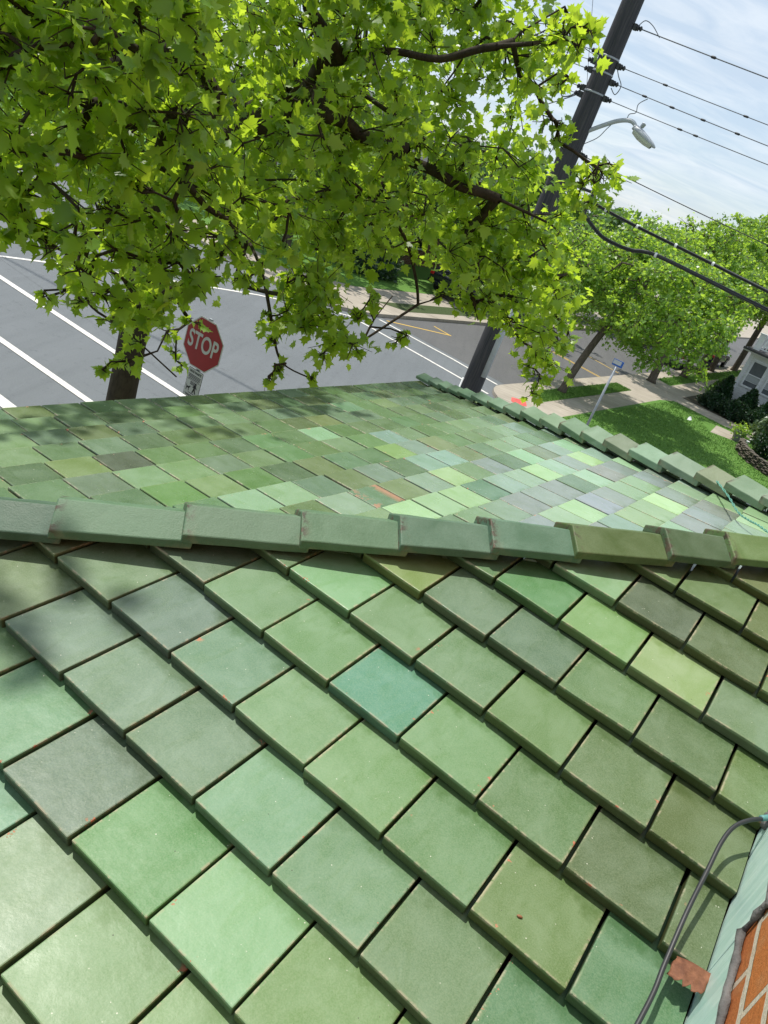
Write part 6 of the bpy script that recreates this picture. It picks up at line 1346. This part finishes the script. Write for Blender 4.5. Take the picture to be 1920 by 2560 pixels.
# ------------------------------------------------------------------ vehicles
M_tyre = simple('tyre_rubber', (0.02, 0.02, 0.02), 0.9)
M_rim = simple('wheel_rim', (0.40, 0.41, 0.42), 0.35, metal=0.7)
M_cglass = simple('car_glass', (0.015, 0.018, 0.022), 0.08)
M_tail = simple('tail_light', (0.35, 0.015, 0.012), 0.25)
M_headl = simple('head_light', (0.6, 0.62, 0.62), 0.15)
def car(name, label, n, s, z0, paint, truck=False, heading=1, size=1.0):
    root = thing(name, label, 'pickup' if truck else 'car', S(n, s, z0))
    f = SD * heading; r = np.cross(f, UP)
    P = lambda x, y, z: S(n, s, z0) + f * x * size + r * y * size + UP * z * size
    hw = .92
    if truck:
        side = [(-2.75, .55), (-2.75, 1.12), (-.75, 1.12), (-.55, 1.12), (.95, 1.10), (1.2, 1.05), (2.65, .98), (2.78, .80), (2.78, .5), (-2.6, .45)]
        cab = [(-.70, 1.10), (-.55, 1.80), (.45, 1.82), (1.25, 1.08)]
    else:
        side = [(-2.2, .50), (-2.28, .85), (-2.1, .98), (-1.2, 1.0), (.9, .96), (1.9, .86), (2.25, .70), (2.28, .45), (-2.1, .36)]
        cab = [(-1.95, .97), (-1.5, 1.50), (.25, 1.52), (1.15, .94)]
    body = obj('body', MB().prism([P(x, -hw, z) for x, z in side], r * 2 * hw * size), paint, root, bevel=.07 * size, seg=3)
    tp_ = .80
    cv = [P(x, -hw * (.97 if z < 1.2 else tp_), z) for x, z in cab] + [P(x, hw * (.97 if z < 1.2 else tp_), z) for x, z in cab]
    obj('cabin', MB().add(cv, [(0, 1, 2, 3), (7, 6, 5, 4), (0, 4, 5, 1), (1, 5, 6, 2), (2, 6, 7, 3), (3, 7, 4, 0)]), paint, root, bevel=.05 * size, seg=2)
    def quad(c4, off):
        c4 = [np.asarray(q) for q in c4]; m_ = sum(c4) / 4; c4 = [m_ + (q - m_) * .84 for q in c4]
        nrm = unit(np.cross(c4[1] - c4[0], c4[2] - c4[0])); nrm = nrm if nrm @ off > 0 else -nrm
        return MB().prism([q + nrm * .004 for q in c4], nrm * .012)
    obj('rear_window', quad((cv[0], cv[1], cv[5], cv[4]), -f), M_cglass, root)
    obj('windscreen', quad((cv[2], cv[3], cv[7], cv[6]), f), M_cglass, root)
    obj('side_window', quad((cv[0], cv[1], cv[2], cv[3]), -r), M_cglass, root); obj('side_window', quad((cv[4], cv[5], cv[6], cv[7]), r), M_cglass, root)
    for x in ((-1.65, 1.75) if truck else (-1.4, 1.42)):
        for sgn in (-1, 1):
            w_ = obj('wheel', MB().lathe(P(x, sgn * (hw - .19), .36), [(.22, -.02), (.33, 0), (.36, .04), (.36, .18), (.33, .21), (.22, .215)], r * sgn, 20), M_tyre, root, smooth=False)
            obj('rim', MB().lathe(P(x, sgn * (hw - .19), .36), [(.21, .20), (.20, .222), (.07, .205), (.05, .225), (.01, .226)], r * sgn, 20), M_rim, w_)
    for sgn in (-1, 1):
        x0 = side[1][0]
        obj('tail_light', MB().box(P(x0 - .01 + (0 if truck else .02), sgn * hw * .86, .88 if truck else .80), (.03 * size, .09 * size, .16 * size if truck else .07), f, r, UP), M_tail, root, bevel=.015)
        obj('head_light', MB().box(P(2.70 if truck else 2.2, sgn * hw * .74, .78 if truck else .66), (.08, .16, .07), f, r, UP), M_headl, root, bevel=.02)
    obj('bumper', MB().box(P(side[0][0] - .08, 0, .55 if truck else .48), (.07, hw * .95 * size, .09), f, r, UP), M_rim if truck else paint, root, bevel=.03)
    return root
M_pw = simple('car_paint_white', (0.62, 0.62, 0.60), 0.25, 0.04)
M_pd = simple('car_paint_black', (0.012, 0.014, 0.020), 0.18, 0.1)
M_pb = simple('car_paint_silver_blue', (0.18, 0.22, 0.28), 0.25, 0.1)
car('pickup_truck', 'white pickup parked behind the street tree trunks', -11.8, 49.6, .01, M_pw, True)
car('parked_car', 'black car parked ahead of the white pickup', -11.8, 56.2, .01, M_pd)
car('parked_car', 'silver blue car on the far side of the street behind the corner tree', -15.6, 52.0, .01, M_pb)
car('parked_car', 'dark car standing by the far pavement, behind the hanging leaves', -19.6, 36.0, .15, M_pd, False, 1, 1.15)

# ------------------------------------------------------------------ brick house across the street
M_brick2 = brick_mat('dark_red_brick', (0.20, 0.06, 0.04), (0.15, 0.045, 0.032), (0.30, 0.26, 0.22))
fh = thing('red_brick_house', 'red brick house across the street glimpsed through the leaves', 'house', S(-31, 38, .1))
obj('wall', MB().box(S(-31, 40, 2.75), (6.0, 7.0, 2.65), SN, SD, UP), M_brick2, fh)
rm = MB().prism([S(-24.6, 32.6, 5.4), S(-37.4, 32.6, 5.4), S(-31, 32.6, 7.6)], SD * 14.8); obj('roof', rm, M_roofing, fh)
for k in range(4):
    for z in (1.9, 4.25):
        w_ = obj('window', MB().box(S(-24.98, 35 + k * 3.2, z), (.05, .62, .85), SN, SD, UP), M_wpaint, fh)
        obj('pane', MB().box(S(-24.94, 35 + k * 3.2, z), (.03, .52, .75), SN, SD, UP), M_cglass, w_)
for k in range(3):
    w_ = obj('window', MB().box(S(-34.5 + k * 3.4, 32.98, 1.9), (.62, .05, .85), SN, SD, UP), M_wpaint, fh)
    obj('pane', MB().box(S(-34.5 + k * 3.4, 32.94, 1.9), (.52, .03, .75), SN, SD, UP), M_cglass, w_)
for i, (n_, s_, lab) in enumerate([(-22.6, 31.0, 'dark hedge bush on the far corner, left of the dark car'), (-21.6, 41.0, 'dark hedge bush behind the dark car across the street'), (-20.6, 45.5, 'dark hedge bush farthest along the far pavement')]):
    shrub('hedge', lab, S(n_, s_, .14), 1.5, 2.0, 1.7, 90 + i, M_shrub, 4000, 0.16, False, 'hedge bushes across the street', 'hedge')
print('built', len(bpy.data.objects))
